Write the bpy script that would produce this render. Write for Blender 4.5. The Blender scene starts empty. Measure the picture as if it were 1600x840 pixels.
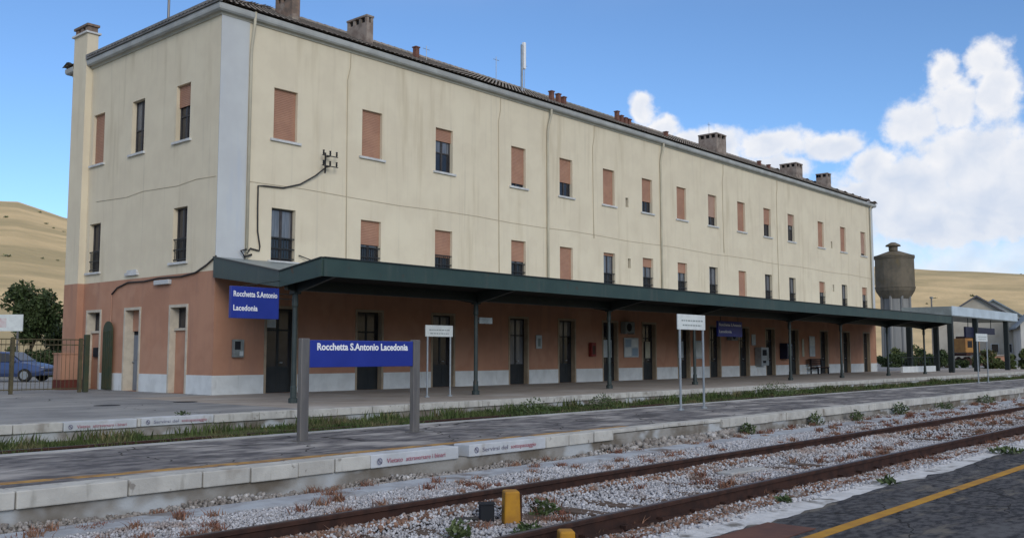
import bpy, bmesh, math, random
import numpy as np
from mathutils import Matrix, Vector
random.seed(7)
rng = np.random.default_rng(11)
D = bpy.data
scene = bpy.context.scene
col = scene.collection
R = math.radians

# ------------------------------------------------------------------ camera
cam = D.objects.new('camera', D.cameras.new('camera'))
col.objects.link(cam)
scene.camera = cam
cam.data.sensor_width = 36.0
cam.data.lens = 1493.0 / 1600.0 * 36.0
cam.data.clip_start = 0.1
cam.data.clip_end = 9000
cam.location = (0, 0, 1.3)
cam.rotation_euler = (math.pi / 2 + R(5.0906), 0, R(41.4114) - math.pi / 2)

# ------------------------------------------------------------------ light
SUN_EL, SUN_AZ = 19.5, -118.0          # azimuth measured from +X towards +Y
sd = Vector((math.cos(R(SUN_EL)) * math.cos(R(SUN_AZ)), math.cos(R(SUN_EL)) * math.sin(R(SUN_AZ)), math.sin(R(SUN_EL))))
sun = D.objects.new('sun', D.lights.new('sun', 'SUN'))
col.objects.link(sun)
sun.data.energy = 0.82
sun.data.angle = R(24)
sun.data.color = (1.0, 0.95, 0.88)
sun.rotation_euler = sd.to_track_quat('Z', 'Y').to_euler()

world = D.worlds.new('World')
scene.world = world
world.use_nodes = True
wn = world.node_tree
for n in list(wn.nodes):
    wn.nodes.remove(n)


def wnode(t, **k):
    n = wn.nodes.new(t)
    for a, b in k.items():
        setattr(n, a, b)
    return n


def wmath(op, a, b=None, c=None, clamp=False):
    n = wnode('ShaderNodeMath', operation=op)
    n.use_clamp = clamp
    for i, v in enumerate((a, b, c)):
        if v is None:
            continue
        if isinstance(v, (int, float)):
            n.inputs[i].default_value = v
        else:
            wn.links.new(v, n.inputs[i])
    return n.outputs[0]


sky = wnode('ShaderNodeTexSky', sky_type='NISHITA')
sky.sun_disc = False
sky.sun_elevation = R(SUN_EL)
sky.sun_rotation = R(90.0 - SUN_AZ)
sky.altitude = 1600
sky.air_density = 1.0
sky.dust_density = 0.25
sky.ozone_density = 4.5
SKY_STRENGTH = 0.092
tc = wnode('ShaderNodeTexCoord')
sep = wnode('ShaderNodeSeparateXYZ')
wn.links.new(tc.outputs['Generated'], sep.inputs[0])
# azimuth / elevation in degrees; the same bank of clouds stands three times round the horizon
az = wmath('MULTIPLY', wmath('ARCTAN2', sep.outputs[1], sep.outputs[0]), 180 / math.pi)
az = wmath('SUBTRACT', wmath('MODULO', wmath('ADD', az, 360.0 + 30.0), 120.0), 30.0)
el = wmath('MULTIPLY', wmath('ARCSINE', sep.outputs[2]), 180 / math.pi)
comb = wnode('ShaderNodeCombineXYZ')
wn.links.new(az, comb.inputs[0])
wn.links.new(el, comb.inputs[1])
uv = comb.outputs[0]


def wnoise(vec, scale, detail, rough, off=(0, 0, 0)):
    m = wnode('ShaderNodeVectorMath', operation='ADD')
    wn.links.new(vec, m.inputs[0])
    m.inputs[1].default_value = off
    n = wnode('ShaderNodeTexNoise')
    n.inputs['Scale'].default_value = scale
    n.inputs['Detail'].default_value = detail
    n.inputs['Roughness'].default_value = rough
    wn.links.new(m.outputs[0], n.inputs['Vector'])
    return n.outputs['Fac']


# (az, el, radius az, radius el, softness weight)
LOBES = [(14.3, 15.6, 1.5, 1.5), (14.0, 13.9, 1.5, 2.2), (16.6, 15.3, 1.1, 1.2), (16.2, 13.6, 2.0, 1.8), (18.4, 12.5, 1.7, 1.6),
         (20.4, 10.4, 1.7, 1.5), (15.5, 10.6, 3.6, 2.6), (18.8, 9.3, 3.6, 2.1), (12.6, 10.3, 2.4, 1.7), (10.5, 9.2, 3.5, 2.2), (13.0, 7.8, 6.0, 1.6), (18.5, 7.4, 4.0, 1.4),
         (22.8, 11.8, 2.2, 1.1), (25.8, 12.0, 2.4, 1.1), (28.6, 12.1, 1.7, 1.3), (26.5, 10.6, 3.2, 1.2), (33.5, 14.3, 0.9, 1.3),
         (32.2, 13.3, 1.4, 1.0), (30.2, 12.4, 2.2, 0.9), (6.0, 8.6, 4.0, 2.4), (14.0, 8.6, 6.0, 2.3), (20.5, 8.6, 4.0, 1.7), (16.0, 6.8, 7.0, 1.3), (23.0, 8.0, 4.0, 1.0), (30, 9.8, 5, 1.6)]
# warp coordinates for billowy edges
wv = wnode('ShaderNodeTexNoise')
wv.inputs['Scale'].default_value = 0.55
wv.inputs['Detail'].default_value = 5
wn.links.new(uv, wv.inputs['Vector'])
ws = wnode('ShaderNodeVectorMath', operation='MULTIPLY_ADD')
wn.links.new(wv.outputs['Color'], ws.inputs[0])
ws.inputs[1].default_value = (1.7, 1.5, 0)
wa = wnode('ShaderNodeVectorMath', operation='ADD')
wn.links.new(uv, ws.inputs[2])
wn.links.new(ws.outputs[0], wa.inputs[0])
wa.inputs[1].default_value = (-0.85, -0.75, 0)
uvw = wa.outputs[0]
field = None
for (a, e, ra, re) in LOBES:
    s = wnode('ShaderNodeVectorMath', operation='SUBTRACT')
    wn.links.new(uvw, s.inputs[0])
    s.inputs[1].default_value = (a, e, 0)
    m = wnode('ShaderNodeVectorMath', operation='MULTIPLY')
    wn.links.new(s.outputs[0], m.inputs[0])
    m.inputs[1].default_value = (1 / ra, 1 / re, 0)
    l = wnode('ShaderNodeVectorMath', operation='LENGTH')
    wn.links.new(m.outputs[0], l.inputs[0])
    v = wmath('SUBTRACT', 1.0, l.outputs['Value'])
    field = v if field is None else wmath('SMOOTH_MAX', field, v, 0.12)
fine = wnoise(uv, 1.3, 4, 0.6)
dens = wmath('ADD', field, wmath('MULTIPLY', wmath('SUBTRACT', fine, 0.5), 0.7))
mr = wnode('ShaderNodeMapRange', interpolation_type='SMOOTHSTEP')
wn.links.new(dens, mr.inputs['Value'])
mr.inputs['From Min'].default_value = -0.06
mr.inputs['From Max'].default_value = 0.48
cover = mr.outputs[0]
# low haze clouds close to the horizon
thin = wnoise(comb.outputs[0], 0.22, 5, 0.6, (40, 10, 3))
mh = wnode('ShaderNodeMapRange', interpolation_type='SMOOTHSTEP')
wn.links.new(el, mh.inputs['Value'])
mh.inputs['From Min'].default_value = 11.0
mh.inputs['From Max'].default_value = 3.0
mt = wnode('ShaderNodeMapRange', interpolation_type='SMOOTHSTEP')
wn.links.new(thin, mt.inputs['Value'])
mt.inputs['From Min'].default_value = 0.22
mt.inputs['From Max'].default_value = 0.55
mz = wnode('ShaderNodeMapRange', interpolation_type='SMOOTHSTEP')
wn.links.new(az, mz.inputs['Value'])
mz.inputs['From Min'].default_value = 48.0
mz.inputs['From Max'].default_value = 30.0
cover2 = wmath('MULTIPLY', wmath('MULTIPLY', wmath('MULTIPLY', mh.outputs[0], mt.outputs[0]), mz.outputs[0]), 0.9)
cover = wmath('MAXIMUM', wmath('MULTIPLY', cover, 0.97), cover2)
# broken cloud layer overhead, the same in every direction: it is what softens the daylight
over = wnoise(tc.outputs['Generated'], 2.3, 5, 0.58, (3, 1, 7))
mo = wnode('ShaderNodeMapRange', interpolation_type='SMOOTHSTEP')
wn.links.new(over, mo.inputs['Value'])
mo.inputs['From Min'].default_value = 0.36
mo.inputs['From Max'].default_value = 0.58
me_ = wnode('ShaderNodeMapRange', interpolation_type='SMOOTHSTEP')
wn.links.new(el, me_.inputs['Value'])
me_.inputs['From Min'].default_value = 19.0
me_.inputs['From Max'].default_value = 34.0
cover = wmath('MAXIMUM', cover, wmath('MULTIPLY', wmath('MULTIPLY', mo.outputs[0], me_.outputs[0]), 0.92))
# self shading of the billows
b1 = wnoise(uvw, 0.6, 3, 0.5)
b2 = wnoise(uvw, 0.6, 3, 0.5, (0.55, 0.75, 0))
lit = wmath('ADD', wmath('MULTIPLY', wmath('SUBTRACT', b1, b2), 1.1), 0.62)
depth = wnode('ShaderNodeMapRange')
wn.links.new(field, depth.inputs['Value'])
depth.inputs['From Min'].default_value = 0.1
depth.inputs['From Max'].default_value = 0.75
depth.inputs['To Min'].default_value = 0.25
depth.inputs['To Max'].default_value = -0.22
hgt = wnode('ShaderNodeMapRange')
wn.links.new(el, hgt.inputs['Value'])
hgt.inputs['From Min'].default_value = 6
hgt.inputs['From Max'].default_value = 15
hgt.inputs['To Min'].default_value = -0.25
hgt.inputs['To Max'].default_value = 0.25
lit = wmath('ADD', wmath('ADD', lit, depth.outputs[0]), hgt.outputs[0], clamp=True)
cc = wnode('ShaderNodeMix', data_type='RGBA')
wn.links.new(lit, cc.inputs['Factor'])
CS = 0.56 / SKY_STRENGTH      # the exposure below doubles it again
cc.inputs[6].default_value = (0.64 * CS, 0.71 * CS, 0.84 * CS, 1)
cc.inputs[7].default_value = (0.93 * CS, 0.93 * CS, 0.95 * CS, 1)
fin = wnode('ShaderNodeMix', data_type='RGBA')
wn.links.new(cover, fin.inputs['Factor'])
wn.links.new(sky.outputs[0], fin.inputs[6])
wn.links.new(cc.outputs[2], fin.inputs[7])
bg = wnode('ShaderNodeBackground')
bg.inputs['Strength'].default_value = SKY_STRENGTH
wn.links.new(fin.outputs[2], bg.inputs[0])
wo = wnode('ShaderNodeOutputWorld')
wn.links.new(bg.outputs[0], wo.inputs[0])

scene.view_settings.view_transform = 'Standard'
scene.view_settings.look = 'None'
scene.view_settings.gamma = 1
scene.view_settings.use_curve_mapping = False
scene.view_settings.exposure = 0.85

# ------------------------------------------------------------------ materials
M = {}
RELIEF = {'asphalt', 'asphalt_near', 'asphalt_pale', 'platform_face', 'kerb_stone', 'edge_strip', 'ballast_bed', 'concrete', 'soil', 'field', 'brick_old', 'patch'}


def mat(name, c1, c2=None, scale=2.0, rough=0.8, spec=0.3, bump=0.0, bscale=30.0, metal=0.0, detail=4, stretch=(1, 1, 1), lo=0.35, hi=0.65,
        c3=None, s3=0.3, lo3=0.5, hi3=0.7, stretch3=(1, 1, 1), island=0.0, bdist=0.02, extra=(), crack=None):
    m = D.materials.new(name)
    m.use_nodes = True
    t = m.node_tree
    b = t.nodes['Principled BSDF']
    b.inputs['Roughness'].default_value = rough
    b.inputs['Specular IOR Level'].default_value = spec
    b.inputs['Metallic'].default_value = metal
    g = t.nodes.new('ShaderNodeNewGeometry')

    def noise(sc, st, det=detail):
        v = t.nodes.new('ShaderNodeVectorMath')
        v.operation = 'MULTIPLY'
        v.inputs[1].default_value = st
        t.links.new(g.outputs['Position'], v.inputs[0])
        n = t.nodes.new('ShaderNodeTexNoise')
        n.inputs['Scale'].default_value = sc
        n.inputs['Detail'].default_value = min(det, 3)
        n.inputs['Roughness'].default_value = 0.62
        t.links.new(v.outputs[0], n.inputs['Vector'])
        return n.outputs['Fac']

    def ramp(f, a, z):
        r = t.nodes.new('ShaderNodeMapRange')
        r.interpolation_type = 'SMOOTHSTEP'
        r.inputs['From Min'].default_value = a
        r.inputs['From Max'].default_value = z
        t.links.new(f, r.inputs['Value'])
        return r.outputs[0]

    def mix(f, a, z):
        n = t.nodes.new('ShaderNodeMix')
        n.data_type = 'RGBA'
        t.links.new(f, n.inputs['Factor'])
        for i, v in ((6, a), (7, z)):
            if isinstance(v, tuple):
                n.inputs[i].default_value = (*v, 1)
            else:
                t.links.new(v, n.inputs[i])
        return n.outputs[2]

    out = c1
    if c2:
        out = mix(ramp(noise(scale, stretch), lo, hi), c1, c2)
    if c3:
        out = mix(ramp(noise(s3, stretch3), lo3, hi3), out, c3)
    for (c4, s4, l4, h4, st4, f4_) in extra:
        mm = t.nodes.new('ShaderNodeMath')
        mm.operation = 'MULTIPLY'
        mm.inputs[1].default_value = f4_
        t.links.new(ramp(noise(s4, st4), l4, h4), mm.inputs[0])
        out = mix(mm.outputs[0], out, c4)
    if crack:
        cs, cw, cc_ = crack
        w1 = t.nodes.new('ShaderNodeTexNoise')
        w1.inputs['Scale'].default_value = 2.5
        t.links.new(g.outputs['Position'], w1.inputs['Vector'])
        w2 = t.nodes.new('ShaderNodeVectorMath')
        w2.operation = 'MULTIPLY_ADD'
        w2.inputs[1].default_value = (0.5, 0.5, 0)
        t.links.new(w1.outputs['Color'], w2.inputs[0])
        t.links.new(g.outputs['Position'], w2.inputs[2])
        vo = t.nodes.new('ShaderNodeTexVoronoi')
        vo.feature = 'DISTANCE_TO_EDGE'
        vo.inputs['Scale'].default_value = cs
        t.links.new(w2.outputs[0], vo.inputs['Vector'])
        out = mix(ramp(vo.outputs['Distance'], cw, cw * 0.3), out, cc_)
    if island:
        hs = t.nodes.new('ShaderNodeHueSaturation')
        r = t.nodes.new('ShaderNodeMapRange')
        r.inputs['To Min'].default_value = 1 - island
        r.inputs['To Max'].default_value = 1 + island
        t.links.new(g.outputs['Random Per Island'], r.inputs['Value'])
        t.links.new(r.outputs[0], hs.inputs['Value'])
        if isinstance(out, tuple):
            hs.inputs['Color'].default_value = (*out, 1)
        else:
            t.links.new(out, hs.inputs['Color'])
        out = hs.outputs[0]
    if isinstance(out, tuple):
        b.inputs['Base Color'].default_value = (*out, 1)
    else:
        t.links.new(out, b.inputs['Base Color'])
    if bump and name in RELIEF:
        bp = t.nodes.new('ShaderNodeBump')
        bp.inputs['Strength'].default_value = bump
        bp.inputs['Distance'].default_value = bdist
        t.links.new(noise(bscale, (1, 1, 1), 4), bp.inputs['Height'])
        t.links.new(bp.outputs[0], b.inputs['Normal'])
    M[name] = m
    return m


mat('cream', (0.68, 0.605, 0.455), (0.64, 0.565, 0.425), 0.9, 0.9, 0.15, 0.12, 25, c3=(0.54, 0.465, 0.33), s3=1.1, lo3=0.52, hi3=0.8, stretch3=(1.6, 1.6, 0.16), extra=[((0.46, 0.41, 0.32), 2.2, 0.56, 0.8, (2.6, 2.6, 0.07), 0.38), ((0.73, 0.66, 0.50), 0.33, 0.56, 0.62, (1, 1, 0.8), 0.3)])
mat('peach', (0.43, 0.235, 0.155), (0.375, 0.20, 0.133), 0.8, 0.9, 0.15, 0.15, 22, c3=(0.34, 0.19, 0.135), s3=1.0, lo3=0.5, hi3=0.75, stretch3=(1.5, 1.5, 0.2), extra=[((0.30, 0.185, 0.14), 2.0, 0.55, 0.8, (2.6, 2.6, 0.08), 0.5), ((0.48, 0.29, 0.20), 0.4, 0.56, 0.62, (1, 1, 0.8), 0.4)])
mat('pilaster_paint', (0.52, 0.54, 0.54), (0.48, 0.495, 0.50), 0.7, 0.85, 0.2, 0.08, 25, c3=(0.44, 0.48, 0.54), s3=1.2, lo3=0.55, hi3=0.8, stretch3=(1.5, 1.5, 0.15))
mat('plinth_stone', (0.64, 0.67, 0.67), (0.55, 0.575, 0.575), 1.6, 0.75, 0.3, 0.1, 30, c3=(0.33, 0.33, 0.31), s3=1.4, lo3=0.58, hi3=0.85, stretch3=(2, 2, 0.5))
mat('trim_stone', (0.52, 0.47, 0.38), (0.44, 0.395, 0.32), 3, 0.8, 0.25, 0.1, 40)
mat('trim_shaded', (0.36, 0.29, 0.21), (0.29, 0.235, 0.17), 3, 0.85, 0.2)  # darker copy of the trim stone, with the canopy shade in the colour
mat('sill_stone', (0.60, 0.61, 0.60), (0.48, 0.48, 0.47), 4, 0.7, 0.3, 0.1, 40)
mat('cornice_paint', (0.50, 0.48, 0.41), (0.42, 0.41, 0.36), 1.0, 0.85, 0.2, 0.1, 25, stretch=(1, 1, 0.3))
mat('gutter_metal', (0.42, 0.43, 0.41), (0.33, 0.335, 0.32), 1.2, 0.6, 0.3)
mat('verge_grey', (0.22, 0.215, 0.21), (0.15, 0.15, 0.15), 2, 0.8, 0.2, 0.2, 20)
mat('roof_tile', (0.33, 0.285, 0.245), (0.24, 0.21, 0.185), 1.3, 0.9, 0.1, 0.3, 12, c3=(0.20, 0.19, 0.16), s3=0.5, lo3=0.45, hi3=0.7)
mat('brick_old', (0.24, 0.17, 0.13), (0.15, 0.12, 0.10), 5, 0.9, 0.1, 0.4, 18, c3=(0.33, 0.29, 0.25), s3=1.6)
mat('chimney_plaster', (0.30, 0.255, 0.22), (0.21, 0.165, 0.14), 3, 0.9, 0.1, 0.3, 14, c3=(0.16, 0.14, 0.12), s3=1.5, lo3=0.5, hi3=0.75)
mat('terracotta', (0.20, 0.095, 0.07), (0.14, 0.07, 0.055), 6, 0.85, 0.2, 0.1, 40)
mat('flue_black', (0.015, 0.014, 0.013), rough=0.95)
mat('shutter', (0.40, 0.225, 0.15), (0.345, 0.19, 0.13), 1.5, 0.7, 0.25)
mat('shutter_faded', (0.41, 0.27, 0.205), (0.36, 0.225, 0.165), 1.5, 0.7, 0.25)
mat('window_frame', (0.060, 0.055, 0.055), (0.04, 0.038, 0.04), 4, 0.6, 0.3)
mat('pane_curtain', (0.16, 0.17, 0.19), (0.10, 0.11, 0.125), 3, 0.12, 0.5, stretch=(4, 4, 0.3))
mat('pane_dark', (0.018, 0.019, 0.024), (0.03, 0.03, 0.036), 2, 0.1, 0.5)
mat('door_dark', (0.018, 0.021, 0.022), (0.026, 0.028, 0.028), 2, 0.55, 0.35)
mat('door_grey', (0.20, 0.225, 0.26), (0.165, 0.185, 0.21), 3, 0.6, 0.3, stretch=(3, 3, 0.4))
mat('green_paint', (0.030, 0.056, 0.052), (0.038, 0.067, 0.060), 1.0, 0.5, 0.35, 0.05, 20, c3=(0.05, 0.075, 0.06), s3=2.0, lo3=0.6, hi3=0.8, stretch3=(1, 1, 0.3), extra=[((0.075, 0.085, 0.075), 1.6, 0.52, 0.75, (2.5, 2.5, 0.25), 0.5), ((0.07, 0.04, 0.025), 6, 0.66, 0.72, (1, 1, 0.6), 0.7)])
mat('green_dark', (0.014, 0.020, 0.021), (0.019, 0.026, 0.026), 1.5, 0.5, 0.35)
mat('column_paint', (0.026, 0.038, 0.038), (0.036, 0.050, 0.048), 2, 0.5, 0.35, extra=[((0.07, 0.045, 0.03), 5, 0.64, 0.72, (1, 1, 0.5), 0.6)])
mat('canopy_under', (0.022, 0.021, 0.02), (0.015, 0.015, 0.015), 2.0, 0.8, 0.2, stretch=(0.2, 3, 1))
mat('sheet_metal', (0.30, 0.34, 0.34), (0.22, 0.25, 0.25), 1.5, 0.5, 0.4, metal=0.3)
mat('sign_blue', (0.013, 0.027, 0.225), (0.017, 0.034, 0.26), 1.0, 0.35, 0.4)
mat('sign_navy', (0.014, 0.016, 0.04), rough=0.5)
mat('sign_white', (0.62, 0.66, 0.64), (0.55, 0.58, 0.57), 4, 0.5, 0.3)
mat('letter_white', (0.80, 0.81, 0.82), rough=0.5)
mat('faded_print', (0.50, 0.36, 0.36), (0.56, 0.52, 0.51), 3, 0.6, 0.2)
mat('letter_grey', (0.22, 0.25, 0.24), rough=0.6)
mat('letter_red', (0.36, 0.13, 0.16), rough=0.6)
mat('letter_dark', (0.19, 0.19, 0.25), rough=0.6)
mat('steel_post', (0.20, 0.185, 0.17), (0.15, 0.14, 0.135), 3, 0.45, 0.5, metal=0.5, stretch=(3, 3, 0.4))
mat('galvanised', (0.33, 0.36, 0.38), (0.27, 0.30, 0.32), 5, 0.45, 0.5, metal=0.5)
mat('cable', (0.035, 0.033, 0.033), rough=0.7)
mat('cable_pale', (0.46, 0.40, 0.29), rough=0.8)
mat('pipe_cream', (0.50, 0.46, 0.35), (0.42, 0.385, 0.30), 1.0, 0.7, 0.3)
mat('rust', (0.055, 0.027, 0.02), (0.032, 0.018, 0.015), 6, 0.85, 0.2, 0.25, 60)
mat('rail_head', (0.07, 0.048, 0.045), (0.05, 0.036, 0.035), 3, 0.45, 0.4, metal=0.3, stretch=(0.3, 1, 1))
mat('sleeper', (0.13, 0.095, 0.075), (0.09, 0.065, 0.05), 4, 0.9, 0.1, 0.4, 25, stretch=(4, 0.6, 1))
mat('ballast_bed', (0.44, 0.44, 0.455), (0.33, 0.325, 0.33), 20, 0.95, 0.1, 0.9, 22, c3=(0.16, 0.105, 0.08), s3=1.2, lo3=0.5, hi3=0.68, bdist=0.06)
mat('ballast_stone', (0.455, 0.455, 0.47), (0.37, 0.365, 0.375), 4, 0.9, 0.15, 0.2, 60, c3=(0.29, 0.23, 0.20), s3=1.4, lo3=0.53, hi3=0.7, island=0.3)
mat('rubble_stone', (0.30, 0.28, 0.26), (0.20, 0.175, 0.155), 3, 0.9, 0.15, 0.2, 60, c3=(0.42, 0.41, 0.40), s3=2.0, lo3=0.5, hi3=0.65, island=0.35)
mat('drain', (0.40, 0.43, 0.46), (0.30, 0.31, 0.33), 2.5, 0.9, 0.2, 0.3, 30, c3=(0.17, 0.15, 0.14), s3=1.3, lo3=0.52, hi3=0.68)
mat('rusty_stone', (0.22, 0.13, 0.09), (0.15, 0.09, 0.065), 4, 0.9, 0.15, 0.2, 60, c3=(0.30, 0.27, 0.25), s3=2.2, lo3=0.5, hi3=0.65, island=0.35)
mat('concrete', (0.42, 0.42, 0.41), (0.33, 0.33, 0.32), 1.5, 0.9, 0.2, 0.25, 30, c3=(0.24, 0.23, 0.21), s3=0.9, lo3=0.5, hi3=0.75)
mat('edge_strip', (0.62, 0.62, 0.62), (0.50, 0.50, 0.495), 5.0, 0.9, 0.2, 0.6, 40, c3=(0.18, 0.17, 0.155), s3=3.0, lo3=0.52, hi3=0.68)
mat('kerb_stone', (0.50, 0.49, 0.45), (0.40, 0.39, 0.36), 2.0, 0.85, 0.2, 0.25, 35, c3=(0.27, 0.25, 0.22), s3=1.6, lo3=0.55, hi3=0.75, extra=[((0.16, 0.14, 0.12), 7, 0.62, 0.72, (1, 1, 1), 0.7), ((0.22, 0.21, 0.18), 2.5, 0.55, 0.7, (2, 2, 0.4), 0.6)])
mat('kerb_white', (0.50, 0.52, 0.545), (0.42, 0.44, 0.455), 2.5, 0.8, 0.25, 0.1, 35, c3=(0.36, 0.35, 0.33), s3=2.2, lo3=0.56, hi3=0.75)
mat('platform_face', (0.30, 0.29, 0.27), (0.15, 0.13, 0.105), 1.4, 0.95, 0.1, 0.4, 18, c3=(0.42, 0.44, 0.45), s3=0.75, lo3=0.52, hi3=0.62, stretch3=(1, 1, 1.4))
mat('asphalt', (0.21, 0.20, 0.195), (0.10, 0.095, 0.10), 3.2, 0.9, 0.2, 0.8, 40, c3=(0.37, 0.35, 0.33), s3=1.0, lo3=0.49, hi3=0.66, stretch=(0.8, 1.2, 1), stretch3=(0.6, 1.3, 1), lo=0.38, hi=0.62, crack=(0.55, 0.010, (0.035, 0.032, 0.03)), extra=[((0.05, 0.048, 0.05), 0.7, 0.58, 0.64, (0.6, 1.2, 1), 0.6), ((0.20, 0.11, 0.07), 1.3, 0.66, 0.74, (0.6, 1.4, 1), 0.5)])
mat('patch', (0.24, 0.235, 0.23), (0.13, 0.13, 0.132), 3.0, 0.9, 0.2, 0.6, 40, stretch=(0.7, 1.6, 1))
mat('asphalt_near', (0.095, 0.094, 0.098), (0.032, 0.032, 0.037), 11, 0.9, 0.2, 1.0, 60, c3=(0.16, 0.145, 0.125), s3=3.2, lo3=0.52, hi3=0.7, stretch=(0.7, 1.3, 1), stretch3=(0.5, 1.5, 1), lo=0.38, hi=0.62, crack=(0.7, 0.010, (0.018, 0.017, 0.017)), extra=[((0.15, 0.148, 0.15), 1.0, 0.56, 0.64, (0.5, 1.2, 1), 0.45)])
mat('asphalt_pale', (0.27, 0.27, 0.265), (0.20, 0.20, 0.20), 0.8, 0.9, 0.2, 0.4, 50, c3=(0.33, 0.325, 0.31), s3=0.35, lo3=0.45, hi3=0.7, stretch3=(0.6, 1.3, 1), crack=(0.3, 0.006, (0.07, 0.07, 0.07)))
mat('paving', (0.40, 0.35, 0.30), (0.31, 0.27, 0.23), 1.0, 0.9, 0.2, 0.3, 40, c3=(0.46, 0.43, 0.39), s3=0.5, lo3=0.5, hi3=0.72)
mat('yellow_line', (0.44, 0.235, 0.025), (0.35, 0.18, 0.03), 4, 0.8, 0.2, 0.4, 60, c3=(0.15, 0.11, 0.06), s3=3.0, lo3=0.58, hi3=0.75)
mat('yellow_worn', (0.42, 0.25, 0.075), (0.26, 0.15, 0.07), 4.5, 0.9, 0.2, 0.4, 60, c3=(0.12, 0.11, 0.105), s3=2.6, lo3=0.5, hi3=0.62)
mat('yellow_paint', (0.42, 0.205, 0.012), (0.32, 0.15, 0.015), 5, 0.6, 0.3, 0.1, 40, c3=(0.20, 0.10, 0.03), s3=7, lo3=0.58, hi3=0.72)
mat('rust_plate', (0.13, 0.055, 0.035), (0.09, 0.04, 0.03), 3, 0.8, 0.3, 0.2, 40)
mat('soil', (0.10, 0.10, 0.05), (0.075, 0.07, 0.04), 1.2, 0.95, 0.1, 0.6, 15, c3=(0.09, 0.105, 0.04), s3=0.5, lo3=0.4, hi3=0.6, bdist=0.05)
mat('grass_blade', (0.045, 0.075, 0.02), (0.07, 0.09, 0.03), 1.2, 0.7, 0.2, island=0.45, c3=(0.15, 0.125, 0.065), s3=1.3, lo3=0.5, hi3=0.66)
mat('weed_leaf', (0.05, 0.08, 0.025), (0.075, 0.10, 0.036), 3, 0.6, 0.3, island=0.35)
mat('dry_weed', (0.19, 0.085, 0.06), (0.25, 0.15, 0.10), 3, 0.8, 0.1, island=0.4)
mat('leaf_dark', (0.032, 0.052, 0.018), (0.05, 0.072, 0.024), 0.8, 0.6, 0.3, island=0.4)
mat('leaf_mid', (0.07, 0.095, 0.03), (0.10, 0.12, 0.04), 0.5, 0.6, 0.3, island=0.4, c3=(0.16, 0.13, 0.06), s3=0.4, lo3=0.55, hi3=0.7)
mat('bark', (0.09, 0.07, 0.05), (0.06, 0.048, 0.035), 6, 0.95, 0.1, 0.5, 20, stretch=(3, 3, 0.5))
mat('field', (0.70, 0.52, 0.29), (0.60, 0.45, 0.25), 0.05, 0.95, 0.05, 0.8, 0.25, c3=(0.43, 0.34, 0.19), s3=0.05, lo3=0.44, hi3=0.62, stretch3=(0.22, 0.22, 2.6), bdist=0.8)
mat('ground', (0.24, 0.20, 0.105), (0.16, 0.15, 0.07), 0.15, 0.95, 0.05, 0.5, 3, c3=(0.10, 0.115, 0.045), s3=0.06, lo3=0.45, hi3=0.62, bdist=0.1)
mat('tower_dark', (0.16, 0.135, 0.10), (0.11, 0.098, 0.077), 0.7, 0.9, 0.1, 0.3, 6, c3=(0.16, 0.12, 0.06), s3=0.35, lo3=0.5, hi3=0.7)
mat('tower_pale', (0.25, 0.25, 0.24), (0.16, 0.155, 0.145), 0.5, 0.9, 0.1, 0.3, 6, stretch=(1.5, 1.5, 0.2))
mat('shed_wall', (0.50, 0.46, 0.38), (0.42, 0.38, 0.31), 0.5, 0.9, 0.1, c3=(0.44, 0.30, 0.20), s3=0.25, lo3=0.55, hi3=0.75)
mat('house_wall', (0.60, 0.58, 0.53), (0.52, 0.50, 0.46), 0.4, 0.9, 0.1)
mat('shed_roof', (0.14, 0.14, 0.15), (0.10, 0.10, 0.11), 0.7, 0.8, 0.2)
mat('roof_grey', (0.22, 0.26, 0.29), (0.17, 0.20, 0.225), 0.5, 0.7, 0.2)
mat('fascia_lit', (0.50, 0.58, 0.64), (0.42, 0.49, 0.54), 0.6, 0.6, 0.3)  # fascia front, its brightness from the sky put into the colour
mat('orange_paint', (0.36, 0.18, 0.045), (0.28, 0.13, 0.035), 1.0, 0.6, 0.3)
mat('car_blue', (0.055, 0.085, 0.19), rough=0.3, spec=0.6, metal=0.3)
mat('car_glass', (0.02, 0.025, 0.035), rough=0.08, spec=0.6)
mat('rubber', (0.02, 0.02, 0.02), rough=0.9)
mat('chrome', (0.4, 0.41, 0.42), rough=0.25, metal=0.8)
mat('lamp_glass', (0.45, 0.47, 0.48), rough=0.25)
mat('tail_red', (0.3, 0.02, 0.02), rough=0.3)
mat('gate_paint', (0.10, 0.085, 0.045), (0.07, 0.06, 0.035), 4, 0.6, 0.3)
mat('gate_green', (0.035, 0.05, 0.03), (0.05, 0.055, 0.03), 3, 0.6, 0.3)
mat('box_grey', (0.22, 0.25, 0.25), (0.16, 0.18, 0.18), 4, 0.6, 0.3)
mat('box_dark', (0.02, 0.022, 0.026), rough=0.85, spec=0.15)
mat('paper', (0.50, 0.55, 0.56), (0.40, 0.45, 0.47), 3, 0.6, 0.2)
mat('paper_cream', (0.45, 0.44, 0.34), (0.38, 0.37, 0.29), 3, 0.6, 0.2)
mat('paper_tint', (0.25, 0.33, 0.40), rough=0.6)
mat('red_box', (0.20, 0.03, 0.025), rough=0.5)
mat('wood_bench', (0.075, 0.035, 0.022), (0.055, 0.028, 0.02), 4, 0.6, 0.3)
mat('plate_red', (0.13, 0.04, 0.03), (0.10, 0.035, 0.03), 2, 0.9, 0.1)


# ------------------------------------------------------------------ mesh helpers
def wm(o):
    m = o.matrix_basis.copy()
    if o.parent:
        m = wm(o.parent) @ o.matrix_parent_inverse @ m
    return m


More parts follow.
